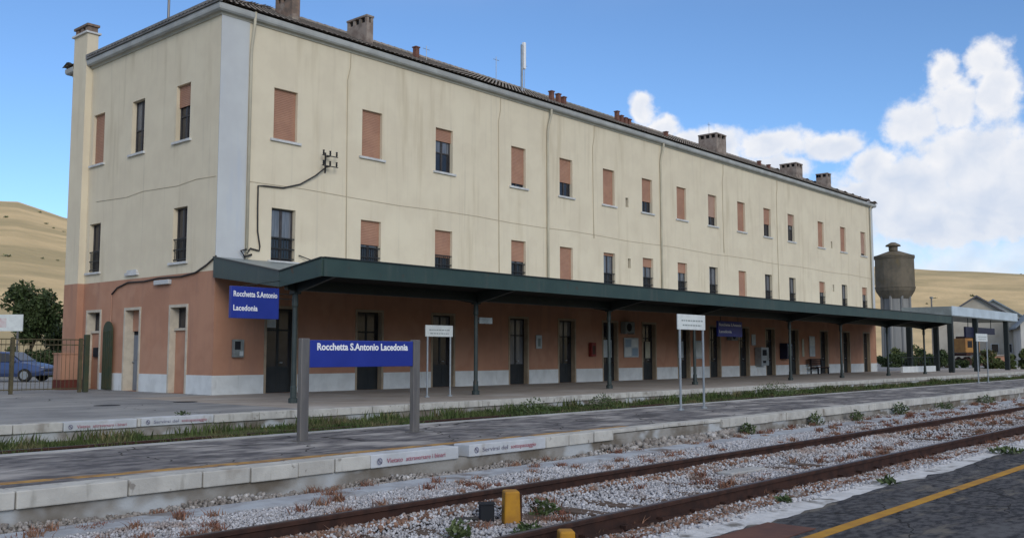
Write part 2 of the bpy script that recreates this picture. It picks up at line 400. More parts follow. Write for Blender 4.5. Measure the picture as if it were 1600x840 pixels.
class MB:
    def __init__(s):
        s.v = []
        s.f = []

    def quad(s, a, b, c, d):
        n = len(s.v)
        s.v += [tuple(a), tuple(b), tuple(c), tuple(d)]
        s.f.append((n, n + 1, n + 2, n + 3))
        return s

    def box(s, x0, x1, y0, y1, z0, z1):
        n = len(s.v)
        s.v += [(x0, y0, z0), (x1, y0, z0), (x1, y1, z0), (x0, y1, z0), (x0, y0, z1), (x1, y0, z1), (x1, y1, z1), (x0, y1, z1)]
        s.f += [tuple(n + i for i in q) for q in ((3, 2, 1, 0), (4, 5, 6, 7), (0, 1, 5, 4), (1, 2, 6, 5), (2, 3, 7, 6), (3, 0, 4, 7))]
        return s

    def hexa(s, b, t):
        n = len(s.v)
        s.v += [tuple(p) for p in b] + [tuple(p) for p in t]
        k = len(b)
        s.f.append(tuple(n + i for i in reversed(range(k))))
        s.f.append(tuple(n + k + i for i in range(k)))
        for i in range(k):
            j = (i + 1) % k
            s.f.append((n + i, n + j, n + k + j, n + k + i))
        return s

    def ring(s, path, radii, n=8, caps=True, phase=0.0):
        base = len(s.v)
        P = [Vector(p) for p in path]
        if isinstance(radii, (int, float)):
            radii = [radii] * len(P)
        up = None
        for i, p in enumerate(P):
            a = P[max(i - 1, 0)]
            b = P[min(i + 1, len(P) - 1)]
            d = (b - a).normalized()
            if up is None:
                up = Vector((0, 0, 1)) if abs(d.z) < 0.9 else Vector((1, 0, 0))
            x = d.cross(up).normalized()
            up = x.cross(d).normalized()
            for k in range(n):
                t = 2 * math.pi * k / n + phase
                s.v.append(tuple(p + (x * math.cos(t) + up * math.sin(t)) * radii[i]))
        for i in range(len(P) - 1):
            for k in range(n):
                j = (k + 1) % n
                s.f.append((base + i * n + k, base + (i + 1) * n + k, base + (i + 1) * n + j, base + i * n + j))
        if caps:
            s.f.append(tuple(base + k for k in range(n)))
            s.f.append(tuple(base + (len(P) - 1) * n + k for k in reversed(range(n))))
        return s

    def build(s, name, m, parent=None, world=False, loc=None, rz=0.0, smooth=False, bevel=0.0):
        me = D.meshes.new(name)
        me.from_pydata(s.v, [], s.f)
        me.materials.append(M[m])
        if smooth:
            me.polygons.foreach_set('use_smooth', [True] * len(me.polygons))
        me.validate()
        bm = bmesh.new()
        bm.from_mesh(me)
        bmesh.ops.recalc_face_normals(bm, faces=bm.faces)
        bm.to_mesh(me)
        bm.free()
        return place(me, name, parent, world, loc, rz, bevel)


def place(me, name, parent=None, world=False, loc=None, rz=0.0, bevel=0.0):
    o = D.objects.new(name, me)
    col.objects.link(o)
    if loc is not None:
        o.location = loc
    o.rotation_euler = (0, 0, rz)
    if parent:
        o.parent = parent
        if world:
            o.matrix_parent_inverse = wm(parent).inverted()
    if bevel:
        b = o.modifiers.new('bevel', 'BEVEL')
        b.width = bevel
        b.segments = 2
        b.limit_method = 'ANGLE'
    return o


def npmesh(name, m, verts, faces4=None, faces3=None, parent=None, world=False, smooth=False):
    """big meshes straight from numpy arrays"""
    me = D.meshes.new(name)
    verts = np.asarray(verts, dtype=np.float32)
    me.vertices.add(len(verts))
    me.vertices.foreach_set('co', verts.ravel())
    idx = []
    starts = []
    tot = 0
    if faces4 is not None and len(faces4):
        f4 = np.asarray(faces4, dtype=np.int32)
        idx.append(f4.ravel())
        starts.append(tot + np.arange(len(f4)) * 4)
        tot += f4.size
    if faces3 is not None and len(faces3):
        f3 = np.asarray(faces3, dtype=np.int32)
        idx.append(f3.ravel())
        starts.append(tot + np.arange(len(f3)) * 3)
        tot += f3.size
    idx = np.concatenate(idx)
    starts = np.concatenate(starts).astype(np.int32)
    me.loops.add(len(idx))
    me.loops.foreach_set('vertex_index', idx)
    me.polygons.add(len(starts))
    me.polygons.foreach_set('loop_start', starts)
    if smooth:
        me.polygons.foreach_set('use_smooth', np.ones(len(starts), dtype=bool))
    me.materials.append(M[m])
    me.update(calc_edges=True)
    me.validate()
    return place(me, name, parent, world)


def thing(name, label, cat, loc=(0, 0, 0), rz=0.0, group=None):
    o = D.objects.new(name, None)
    o.empty_display_size = 0.3
    col.objects.link(o)
    o.location = loc
    o.rotation_euler = (0, 0, rz)
    return tag(o, label, cat, group)


def tag(o, label=None, cat=None, group=None, kind=None):
    if label:
        o['label'] = label
    if cat:
        o['category'] = cat
    if group:
        o['group'] = group
    if kind:
        o['kind'] = kind
    return o


def copy_tree(o, parent=None):
    c = o.copy()
    col.objects.link(c)
    c.parent = parent
    for ch in list(o.children):
        copy_tree(ch, c)
    return c


def text(txt, size, name, m, parent, loc, rot=(math.pi / 2, 0, 0), world=False, weight=0.0, width=None, depth=0.002, align='LEFT'):
    cu = D.curves.new('lettering', 'FONT')
    cu.body = txt
    cu.size = size
    cu.align_x = align
    cu.extrude = depth
    cu.offset = weight
    cu.resolution_u = 3
    t = D.objects.new('lettering_tmp', cu)
    col.objects.link(t)
    dg = bpy.context.evaluated_depsgraph_get()
    me = D.meshes.new_from_object(t.evaluated_get(dg))
    D.objects.remove(t)
    D.curves.remove(cu)
    if width:
        xs = [v.co.x for v in me.vertices]
        k = width / (max(xs) - min(xs))
        for v in me.vertices:
            v.co.x *= k
    me.materials.clear()
    me.materials.append(M[m])
    o = D.objects.new(name, me)
    col.objects.link(o)
    o.location = loc
    o.rotation_euler = rot
    o.parent = parent
    if world:
        o.matrix_parent_inverse = wm(parent).inverted()
    return o


def wall_sheet(mb, u0, u1, z0, z1, holes, depth, fn):
    """wall with openings; fn(u, inward, z) -> point; holes (u0,u1,z0,z1)"""
    us = sorted({u0, u1, *[h for q in holes for h in q[:2] if u0 < h < u1]})
    zs = sorted({z0, z1, *[h for q in holes for h in q[2:] if z0 < h < z1]})
    for i in range(len(us) - 1):
        for j in range(len(zs) - 1):
            a, b, c, d = us[i], us[i + 1], zs[j], zs[j + 1]
            mu, mz = (a + b) / 2, (c + d) / 2
            if any(q[0] < mu < q[1] and q[2] < mz < q[3] for q in holes):
                continue
            mb.quad(fn(a, 0, c), fn(b, 0, c), fn(b, 0, d), fn(a, 0, d))
    for a, b, c, d in holes:
        c2, d2 = max(c, z0), min(d, z1)
        if d2 <= c2:
            continue
        mb.quad(fn(a, 0, c2), fn(a, depth, c2), fn(a, depth, d2), fn(a, 0, d2))
        mb.quad(fn(b, 0, c2), fn(b, 0, d2), fn(b, depth, d2), fn(b, depth, c2))
        if c >= z0:
            mb.quad(fn(a, 0, c), fn(b, 0, c), fn(b, depth, c), fn(a, depth, c))
        if d <= z1:
            mb.quad(fn(a, 0, d), fn(a, depth, d), fn(b, depth, d), fn(b, 0, d))


# ================================================================== SETTING
# --- ground sheet and hills
g = MB()
N = 48
g.v = [(60 + 2600 * math.cos(2 * math.pi * i / N), 60 + 2600 * math.sin(2 * math.pi * i / N), -0.45) for i in range(N)]
g.f = [tuple(range(N))]
tag(g.build('ground', 'ground'), kind='structure')

# hills: crest elevation angle by bearing, as seen from the station
azk = [-180, -150, -100, -40, 0, 13.1, 18.4, 30, 45, 58, 66.5, 69.0, 70.5, 78, 95, 120, 150, 180]
elk = [3.5, 4.0, 4.2, 4.3, 4.1, 4.38, 4.94, 5.6, 6.2, 6.8, 7.3, 8.0, 7.95, 7.4, 6.0, 4.5, 3.6, 3.5]
NA, NR = 480, 46
azs = np.linspace(-180, 180, NA + 1)[:-1]
Hh = 470 * np.tan(np.radians(np.interp(azs, azk, elk)))
start = np.interp(azs, [-180, 10, 30, 55, 70, 110, 180], [230, 215, 180, 105, 95, 150, 230])
tr = np.linspace(0, 1, NR)
vv = np.zeros((NR, NA, 3))
ph = rng.uniform(0, 6.28, 12)
for i, t_ in enumerate(tr):
    rr = start + (900 - start) * t_ ** 1.3
    s_ = np.clip((rr - start) / (470 - start), 0, 1)
    h = Hh * (0.35 * s_ + 0.65 * s_ * s_ * (3 - 2 * s_)) * np.where(rr > 470, np.clip(1 - (rr - 470) / 900, 0, 1), 1) - 0.6
    a_ = np.radians(azs)
    for k in range(6):
        h += s_ * 0.35 * np.sin(a_ * (9 + 11 * k) + rr * (0.02 + 0.009 * k) + ph[k]) / (1 + 0.3 * k)
    vv[i, :, 0] = rr * np.cos(a_)
    vv[i, :, 1] = rr * np.sin(a_)
    vv[i, :, 2] = h
ii, jj = np.meshgrid(np.arange(NR - 1), np.arange(NA), indexing='ij')
j2 = (jj + 1) % NA
f4 = np.stack([ii * NA + jj, ii * NA + j2, (ii + 1) * NA + j2, (ii + 1) * NA + jj], -1).reshape(-1, 4)
tag(npmesh('hills', 'field', vv.reshape(-1, 3), f4, smooth=True), kind='structure')

# low scrub dotted over the hills, far too small to count
from mathutils.bvhtree import BVHTree
ho = D.objects['hills']
bv = BVHTree.FromPolygons([tuple(v.co) for v in ho.data.vertices], [tuple(p.vertices) for p in ho.data.polygons])
SV, SF = [], []
for k in range(150):
    a = R(random.choice((random.uniform(60, 80), random.uniform(5, 25), random.uniform(-40, 110))))
    rr = random.uniform(130, 470)
    if random.random() < .45:
        rr = random.choice((250, 330, 455)) + random.gauss(0, 5)
    h = bv.ray_cast(Vector((rr * math.cos(a), rr * math.sin(a), 400)), Vector((0, 0, -1)))
    if h[0] is None:
        continue
    sz = random.uniform(.35, .9)
    for q in range(26):
        d = Vector((random.gauss(0, 1), random.gauss(0, 1), random.gauss(0, .6))) * sz * .5
        c = h[0] + Vector((d.x, d.y, abs(d.z)))
        u = Vector((random.gauss(0, 1), random.gauss(0, 1), random.gauss(0, 1))).normalized() * sz * .35
        w = u.orthogonal().normalized() * sz * .3
        n = len(SV)
        SV += [tuple(c - u), tuple(c + w), tuple(c + u), tuple(c - w)]
        SF.append((n, n + 1, n + 2, n + 3))
M_SCRUB = (SV, SF)
tag(npmesh('scrub', 'leaf_mid', SV, SF), 'scattered low scrub on the dry hillsides', 'scrub', kind='stuff')

# --- platforms
PX0, PX1 = -14.0, 92.0
FY, EY = 27.5, 18.5         # facade plane and platform edge


def slab(name, m, x0, x1, y0, y1, z0, z1, parent=None):
    return MB().box(x0, x1, y0, y1, z0, z1).build(name, m, parent, world=bool(parent))


forecourt = tag(slab('forecourt', 'asphalt_pale', -30.0, 150.0, FY + 0.0, 60, -0.5, -0.006), kind='structure')
p1 = tag(slab('station_platform', 'paving', 14.0, PX1, EY + 0.32, FY, -0.5, 0.0), kind='structure')
pl = tag(slab('station_yard', 'asphalt_pale', -30, 14.0, EY + 0.32, FY, -0.5, -0.001), kind='structure')
mp = tag(slab('island_platform', 'asphalt', PX0, PX1, 9.92, 13.05, -0.5, 0.0), kind='structure')
edge = [(PX1, 4.1)]
xx = 60.0
while xx > 2:
    edge.append((xx, 4.10 + random.gauss(0, 0.028) + 0.05 * math.sin(xx * 1.3)))
    xx -= random.uniform(0.06, 0.22) * (1 + xx / 15)
edge.append((PX0, 4.1))
pts = [(PX0, -8.0), (PX1, -8.0)] + edge
nearp = tag(MB().hexa([(a, b, -0.6) for a, b in pts], [(a, b, -0.2) for a, b in pts]).build('near_platform', 'asphalt_near'), kind='structure')
# face wall below the kerb of the island platform
slab('face_wall', 'platform_face', PX0, PX1, 9.66, 9.90, -0.52, -0.165, mp)
slab('back_kerb', 'concrete', PX0, PX1, 13.05, 13.25, -0.5, 0.012, mp)
slab('face_wall', 'platform_face', PX0, PX1, EY + 0.06, EY + 0.30, -0.52, -0.165, p1)


def kerb_row(parent, y0, y1, joints, white, gaps, h=0.16, jit=0.006, m0='kerb_stone'):
    for a, b in zip(joints[:-1], joints[1:]):
        mid_ = (a + b) / 2
        if any(g0 < mid_ < g1 for g0, g1 in gaps):
            continue
        w_ = any(g0 < mid_ < g1 for g0, g1 in white)
        dz = random.uniform(-jit, jit)
        dy = random.uniform(-jit, jit) * 1.5
        MB().box(a + 0.008, b - 0.008, y0 + dy, y1, -h + dz, 0.012 + dz).build('kerb_stone', 'kerb_white' if w_ else m0, parent, world=True, bevel=0.012)


def extend(j, x1, a, b):
    while j[-1] < x1:
        j.append(j[-1] + random.uniform(a, b))
    return j


j = [-14.0]
extend(j, 2.0, 0.8, 1.1)
j += [2.9, 3.79, 4.9, 5.75, 6.36, 7.02, 7.57, 8.14, 9.76, 9.95, 11.68, 12.29, 12.95, 13.5]
j += [17.26]
extend(j, 70, 0.75, 1.15)
kerb_row(mp, 9.60, 9.915, j, [(8.14, 9.76), (9.95, 11.68)], [(9.76, 9.95), (13.5, 17.26)])
j = [-14.0]
extend(j, 6.0, 0.85, 1.05)
j += [7.2, 8.11, 9.58, 9.66, 11.31]
extend(j, 90, 0.9, 1.15)
kerb_row(p1, EY, EY + 0.315, j, [(8.11, 9.58), (9.66, 11.31)], [], m0='kerb_stone')
kerb_row(mp, 9.64, 9.915, extend([13.5], 16.4, 0.7, 1.0) + [17.26], [], [], h=0.05)
# broken kerb: only thin slabs are left on the wall head
slab('broken_edge', 'platform_face', 13.51, 17.25, 9.67, 9.915, -0.164, -0.062, mp)
# near platform: flush concrete edge and yellow line, rusty cover plate
slab('edge_strip', 'edge_strip', PX0, PX1, 3.9, 4.5, -0.59, -0.206, nearp)
yl = slab('yellow_line', 'yellow_line', PX0, PX1, 3.39, 3.51, -0.21, -0.195, nearp)
MB().hexa([(-8, 10.9, -.02), (4, 10.24, -.02), (7, 9.98, -.02), (14.5, 9.96, -.02), (14.5, 10.12, -.02), (7, 10.17, -.02), (4, 10.41, -.02), (-8, 11.1, -.02)], [(-8, 10.9, .0045), (4, 10.24, .0045), (7, 9.98, .0045), (14.5, 9.96, .0045), (14.5, 10.12, .0045), (7, 10.17, .0045), (4, 10.41, .0045), (-8, 11.1, .0045)]).build('yellow_line', 'yellow_worn', mp, world=True)
cp = slab('cover_plate', 'rust_plate', 6.6, 8.05, 3.60, 4.05, -0.21, -0.193, nearp)
tag(cp, 'rust brown metal cover plate')
# pale repair patches on the island platform asphalt
for (x0, x1, y0, y1) in [(8.5, 9.1, 11.7, 12.15), (10.95, 11.5, 11.75, 12.2), (12.0, 13.4, 11.0, 11.35), (19.0, 21.2, 11.6, 12.2)]:
    pts = []
    n = 14
    for k in range(n):
        t_ = 2 * math.pi * k / n
        pts.append(((x0 + x1) / 2 + (x1 - x0) / 2 * math.cos(t_) * random.uniform(0.75, 1.15), (y0 + y1) / 2 + (y1 - y0) / 2 * math.sin(t_) * random.uniform(0.7, 1.2)))
    MB().hexa([(a, b, -0.02) for a, b in pts], [(a, b, 0.004) for a, b in pts]).build('repair_patch', 'patch', mp, world=True)
# manhole covers in the yard
for mx, my in [(11.6, 24.0), (13.9, 24.2)]:
    MB().ring([(mx, my, -0.05), (mx, my, 0.004)], 0.32, 18).build('manhole_cover', 'box_dark', pl, world=True)

# --- track beds
tb = tag(slab('ballast_bed', 'ballast_bed', PX0, 160, 4.52, 9.68, -0.6, -0.365), kind='structure')
tb1 = tag(slab('overgrown_bed', 'soil', PX0, 160, 13.25, EY + 0.07, -0.6, -0.34), kind='structure')
slab('drain_slab', 'drain', PX0, 60, 8.84, 9.28, -0.5, -0.315, tb)


def rail_mesh(L, head_only=False):
    prof = [(-0.07, 0), (0.07, 0), (0.07, 0.012), (0.012, 0.03), (0.012, 0.118), (0.036, 0.128), (0.036, 0.158), (0.028, 0.166), (-0.028, 0.166), (-0.036, 0.158),
            (-0.036, 0.128), (-0.012, 0.118), (-0.012, 0.03), (-0.07, 0.012)]
    mb = MB()
    k = len(prof)
    for x in (0, L):
        mb.v += [(x, a, b) for a, b in prof]
    for i in range(k):
        jn = (i + 1) % k
        mb.f.append((i, jn, k + jn, k + i))
    mb.f += [tuple(range(k)), tuple(reversed(range(k, 2 * k)))]
    return mb


def track(label, yl_, yr_, zt, sleeper_range, dens):
    t = thing('railway_track', label, 'railway track', (PX0, (yl_ + yr_) / 2, zt - 0.17))
    for y in (yl_, yr_):
        r = rail_mesh(170).build('rail', 'rust', t, loc=(0, y - (yl_ + yr_) / 2, 0))
        MB().box(0, 170, -0.026, 0.026, 0.1662, 0.1682).build('running_surface', 'rail_head', r)
        fm = MB()
        x = sleeper_range[0]
        while x < sleeper_range[1]:
            for s_ in (-1, 1):
                fm.box(x - PX0 - 0.05, x - PX0 + 0.05, s_ * 0.06 - 0.03, s_ * 0.06 + 0.03, 0.013, 0.05)
            x += 0.62
        fm.build('fastening', 'rust', r)['kind'] = 'stuff'
    sm = None
    x = sleeper_range[0]
    w = abs(yl_ - yr_) / 2 + 0.42
    while x < sleeper_range[1]:
        if sm is None:
            so = MB().box(-0.12, 0.12, -w, w, -0.2, -0.004).build('sleeper', 'sleeper', t, loc=(x - PX0, 0, 0), bevel=0.01)
            sm = so.data
        else:
            so = place(sm, 'sleeper', t, loc=(x - PX0, 0, 0))
        x += 0.62
    return t


track('rusty railway track on grey ballast beside the yellow edge line', 7.12, 5.23, -0.15, (2.5, 45), 1)
track('overgrown railway track in the grass below the station platform', 16.75, 15.0, -0.27, (3.0, 40), 1)


# --- ballast stones (nobody could count them)
def stones(name, m, n, xr, yr, size, zfun, parent=None, power=1.0, octa=False):
    t = (1 + 5 ** 0.5) / 2
    ico = np.array([(-1, t, 0), (1, t, 0), (-1, -t, 0), (1, -t, 0), (0, -1, t), (0, 1, t), (0, -1, -t), (0, 1, -t), (t, 0, -1), (t, 0, 1), (-t, 0, -1), (-t, 0, 1)]) / 1.9
    fc = np.array([(0, 11, 5), (0, 5, 1), (0, 1, 7), (0, 7, 10), (0, 10, 11), (1, 5, 9), (5, 11, 4), (11, 10, 2), (10, 7, 6), (7, 1, 8),
                   (3, 9, 4), (3, 4, 2), (3, 2, 6), (3, 6, 8), (3, 8, 9), (4, 9, 5), (2, 4, 11), (6, 2, 10), (8, 6, 7), (9, 8, 1)])
    if octa:
        ico = np.array([(1, 0, 0), (0, 1, 0), (-1, 0, 0), (0, -1, 0), (0, 0, .9), (0, 0, -.9)]) * 1.05
        fc = np.array([(0, 1, 4), (1, 2, 4), (2, 3, 4), (3, 0, 4), (1, 0, 5), (2, 1, 5), (3, 2, 5), (0, 3, 5)])
    nv = len(ico)
    u = rng.random(n) ** power
    x = xr[0] + (xr[1] - xr[0]) * u
    y = rng.uniform(yr[0], yr[1], n)
    keep = np.ones(n, bool)
    for ry in (7.12, 5.23):
        keep &= np.abs(y - ry) > 0.075
    x, y = x[keep], y[keep]
    n = len(x)
    s = rng.uniform(size[0], size[1], n) * (1 + 0.5 * (x - xr[0]) / max(xr[1] - xr[0], 1))
    sc = rng.uniform(0.65, 1.25, (n, 1, 3)) * s[:, None, None]
    v = ico[None] * rng.uniform(0.72, 1.2, (n, nv, 1)) * sc
    a, b, c = rng.uniform(0, 6.28, (3, n))
    ca, sa, cb, sb = np.cos(a), np.sin(a), np.cos(b), np.sin(b)
    X, Y, Z = v[..., 0], v[..., 1], v[..., 2]
    X, Y = X * ca[:, None] - Y * sa[:, None], X * sa[:, None] + Y * ca[:, None]
    Y, Z = Y * cb[:, None] - Z * sb[:, None], Y * sb[:, None] + Z * cb[:, None]
    z = zfun(x, y)
    v = np.stack([X + x[:, None], Y + y[:, None], Z + z[:, None]], -1).reshape(-1, 3)
    f = (fc[None] + (np.arange(n) * nv)[:, None, None]).reshape(-1, 3)
    return npmesh(name, m, v, None, f, parent)


def bz(x, y):
    base = -0.352 + 0.02 * np.sin(x * 1.7 + y * 2.1) * np.cos(y * 3.3 - x * 0.6) + rng.uniform(-0.008, 0.03, len(x))
    base = base + 0.075 * np.exp(-((y - 6.93) / 0.2) ** 2) + 0.03 * np.exp(-((y - 5.0) / 0.2) ** 2)
    return base - 0.02 * ((y > 8.8) & (y < 9.3))


st = stones('ballast', 'ballast_stone', 105000, (2.6, 19), (4.5, 8.9), (0.011, 0.023), bz, power=1.5, octa=True)
tag(st, 'light grey crushed stone ballast between and beside the near rails', 'ballast', kind='stuff')
st = stones('ballast', 'ballast_stone', 34000, (17.5, 50), (4.5, 9.6), (0.018, 0.028), bz, power=1.5, octa=True)
tag(st, 'light grey crushed stone ballast further along the near track', 'ballast', kind='stuff')
st = stones('ballast', 'rusty_stone', 11000, (2.6, 30), (4.75, 5.16), (0.014, 0.026), bz, power=1.5)
tag(st, 'rust stained ballast stones along the near rail', 'ballast', kind='stuff')
st = stones('ballast', 'rusty_stone', 6500, (2.6, 34), (6.8, 7.06), (0.014, 0.026), bz, power=1.5)
tag(st, 'rust stained ballast stones along the rail nearer the island platform', 'ballast', kind='stuff')
st = stones('rubble', 'rubble_stone', 5200, (2.6, 30), (9.2, 9.64), (0.012, 0.03), lambda x, y: -0.36 + 0.05 * np.clip((y - 9.3) / 0.3, 0, 1) * np.sin(x * 1.3) ** 2 + rng.uniform(0, 0.02, len(x)), power=1.3)
tag(st, 'loose rubble along the foot of the island platform wall', 'rubble', kind='stuff')
st = stones('rubble', 'rubble_stone', 420, (13.2, 17.6), (9.25, 9.66), (0.02, 0.055), lambda x, y: -0.35 + 0.22 * (y - 9.25) + rng.uniform(0, 0.03, len(x)))
tag(st, 'broken stones at the wall foot where the platform kerb is missing', 'rubble', kind='stuff')

st = stones('gravel', 'ballast_stone', 1500, (2.6, 22), (4.34, 4.6), (0.008, 0.02), lambda x, y: np.where(y < 4.5, -0.202, -0.30) + rng.uniform(0, 0.006, len(x)), power=1.4)
tag(st, 'fine gravel strewn along the concrete edge of the near platform', 'gravel', kind='stuff')

# ================================================================== STATION BUILDING
BX0, BX1, BY0, BY1 = 16.7, 73.15, 27.5, 38.4
WALLTOP = 12.6
bld = thing('station_building', 'long three storey cream station building with peach coloured ground floor', 'building', (BX0, BY0, 0))
BAYS = [19.28, 23.18, 27.0, 31.62, 35.03, 38.47, 41.91, 45.31, 48.70, 52.16, 55.56, 58.96, 63.62, 67.45, 71.22]
TOP_SH = [1, 1, .28, .90, .62, 1, .66, 1, .70, 1, .55, .40, 1, 1, .90]
MID_SH = [0, .5, .6, .5, 1, .07, .25, .3, 0, 1, 0, 0, .4, 0, .3]
TZ, MZ, DZ = (8.66, 10.46), (4.47, 6.28), (0.0, 2.86)
ww, dw = 0.98, 1.18
fr = lambda u, d, z: (u, BY0 + d, z)
lf = lambda u, d, z: (BX0 + d, u, z)
rev = 0.27
fholes_up = [(c - ww / 2, c + ww / 2, *TZ) for c in BAYS] + [(c - ww / 2, c + ww / 2, *MZ) for c in BAYS]
vents = [(39.95, 8.6, 9.05), (40.3, 4.95, 5.4), (65.35, 8.7, 9.1), (65.5, 4.95, 5.35)]
VENT = [(40.05, 8.75), (40.2, 5.65), (65.4, 8.75), (65.5, 5.7)]
fholes_up += [(c - 0.13, c + 0.13, z, z + 0.48) for c, z in VENT]
fholes_dn = [(c - dw / 2, c + dw / 2, *DZ) for c in BAYS]
LEFT_TOP = [36.05, 32.95, 29.8]
LEFT_MID = [36.05, 29.78]
LEFT_D = [35.85, 32.85, 29.68]
LW = 0.92
lholes_up = [(c - LW / 2, c + LW / 2, 8.58, 10.56) for c in LEFT_TOP] + [(c - LW / 2, c + LW / 2, 4.4, 6.28) for c in LEFT_MID]
lholes_dn = [(c - 0.52, c + 0.52, 0, 2.88) for c in LEFT_D]
PEACH = 4.0
mb = MB()
wall_sheet(mb, BX0, BX1, PEACH, WALLTOP, fholes_up, rev, fr)
mb.build('upper_wall', 'cream', bld, world=True)
mb = MB()
wall_sheet(mb, BX0, BX1, 0, PEACH, fholes_dn, rev + 0.12, fr)
mb.build('lower_wall', 'peach', bld, world=True)
mb = MB()
wall_sheet(mb, BY0, BY1, PEACH, WALLTOP, lholes_up, rev, lf)
mb.build('upper_wall', 'cream', bld, world=True)
mb = MB()
wall_sheet(mb, BY0, BY1, 0, PEACH, lholes_dn, rev + 0.25, lf)
mb.build('lower_wall', 'peach', bld, world=True)
MB().quad((BX1, BY0, 0), (BX1, BY1, 0), (BX1, BY1, WALLTOP), (BX1, BY0, WALLTOP)).quad((BX0, BY1, 0), (BX1, BY1, 0), (BX1, BY1, WALLTOP), (BX0, BY1, WALLTOP)).build('upper_wall', 'cream', bld, world=True)
# corner pilasters
MB().box(BX0 - 0.012, BX0 + 1.05, BY0 - 0.025, BY0 - 0.002, PEACH, WALLTOP - 0.002).build('corner_pilaster', 'pilaster_paint', bld, world=True)
MB().box(BX1 - 0.55, BX1 + 0.02, BY0 - 0.025, BY0 - 0.002, PEACH, WALLTOP - 0.002).build('corner_pilaster', 'pilaster_paint', bld, world=True)

# plinth slabs
def plinth(run, fn):
    a, b = run
    n = max(1, round((b - a) / 1.15))
    for i in range(n):
        u0, u1 = a + (b - a) * i / n + 0.003, a + (b - a) * (i + 1) / n - 0.003
        d = -0.028 + random.uniform(-0.003, 0.003)
        q = [fn(u0, d, 0), fn(u1, d, 0), fn(u1, -0.001, 0), fn(u0, -0.001, 0)]
        zt = 0.62 + random.uniform(-0.003, 0.003)
        MB().hexa(q, [(p[0], p[1], zt) for p in q]).build('plinth_slab', 'plinth_stone', bld, world=True)


edges = [BX0 - 0.03] + [e for c in BAYS for e in (c - dw / 2 - 0.09, c + dw / 2 + 0.09)] + [BX1]
for a, b in zip(edges[0::2], edges[1::2]):
    plinth((a, b), fr)
le = [BY0 + 0.002, LEFT_D[2] - 0.62, LEFT_D[2] + 0.62, LEFT_D[1] - 0.62, LEFT_D[1] + 0.62, LEFT_D[0] - 0.62]
for a, b in zip(le[0::2], le[1::2]):
    plinth((a, b), lf)


# --- windows (local: x along wall, y inward, z up from the opening's foot)
def frame_mesh(w, h, mid=True, t=0.055, y0=0.16, y1=0.22, rails=()):
    m = MB()
    a = w / 2 - 0.012
    m.box(-a, -a + t, y0, y1, 0.004, h - 0.004)
    m.box(a - t, a, y0, y1, 0.004, h - 0.004)
    m.box(-a + t, a - t, y0, y1, 0.004, t)
    m.box(-a + t, a - t, y0, y1, h - t, h - 0.004)
    if mid:
        m.box(-0.045, 0.045, y0 - 0.003, y1 - 0.003, t, h - t)
    for r in rails:
        m.box(-a + t, a - t, y0 - 0.005, y1 - 0.005, r - 0.025, r + 0.025)
    return m


MESH = {}


def shutter_mesh(w, h):
    m = MB()
    n = max(2, int(h / 0.06))
    y = 0.085
    zs = [h * i / n for i in range(n + 1)]
    for i in range(n):
        a, b = zs[i], zs[i + 1]
        c = b - (b - a) * 0.28
        m.quad((-w / 2, y, a), (w / 2, y, a), (w / 2, y + 0.006, c), (-w / 2, y + 0.006, c))
        m.quad((-w / 2, y + 0.006, c), (w / 2, y + 0.006, c), (w / 2, y + 0.012, c), (-w / 2, y + 0.012, c))
        m.quad((-w / 2, y + 0.012, c), (w / 2, y + 0.012, c), (w / 2, y, b), (-w / 2, y, b))
    m.box(-w / 2, w / 2, y + 0.012, y + 0.03, 0, h)
    return m


def window(loc, rz, w, h, sh, guard=False, faded=False, sill=True, upper='pane_curtain', lower='pane_dark'):
    key = ('f', w, h, guard)
    wloc = tuple(a - b for a, b in zip(loc, (BX0, BY0, 0)))
    if key not in MESH:
        o = frame_mesh(w, h, rails=(h * 0.45,)).build('window', 'window_frame', bld, loc=wloc, rz=rz)
        MESH[key] = o.data
    else:
        o = place(MESH[key], 'window', bld, loc=wloc, rz=rz)
    def sub(k, maker, name, m, loc=(0, 0, 0)):
        k = (k, w, h, m)
        if k not in MESH:
            q = maker().build(name, m, o, loc=loc)
            MESH[k] = q.data
        else:
            q = place(MESH[k], name, o, loc=loc)
        return q
    hm = h * 0.45
    for s in (-1, 1):
        x0, x1 = (0.04, w / 2 - 0.05) if s > 0 else (-w / 2 + 0.05, -0.04)
        if sh < 1:
            sub('pu%d' % s, lambda: MB().box(x0, x1, 0.19, 0.20, hm + 0.02, h - 0.05), 'pane', upper)
            sub('pl%d' % s, lambda: MB().box(x0, x1, 0.192, 0.202, 0.05, hm - 0.02), 'pane', lower)
    if guard:
        def gm():
            m = MB()
            for z in (0.78, 0.42, 0.08):
                m.box(-w / 2, w / 2, 0.03, 0.055, z, z + 0.035)
            for k in range(1, 9):
                x = -w / 2 + w * k / 9
                m.box(x - 0.008, x + 0.008, 0.034, 0.051, 0.1, 0.8)
            return m
        sub('g', gm, 'guard_rail', 'door_dark')
    if sh > 0:
        hh = h * sh if sh < 1 else h - 0.006
        sm = shutter_mesh(w - 0.012, hh - 0.004)
        sm.build('roller_shutter', 'shutter_faded' if faded else 'shutter', o, loc=(0, 0.02 + random.uniform(0, 0.02), h - hh))
    if sill:
        sub('s', lambda: MB().box(-w / 2 - 0.14, w / 2 + 0.14, -0.085, 0.1, -0.075, 0.003), 'sill', 'sill_stone')
    return o


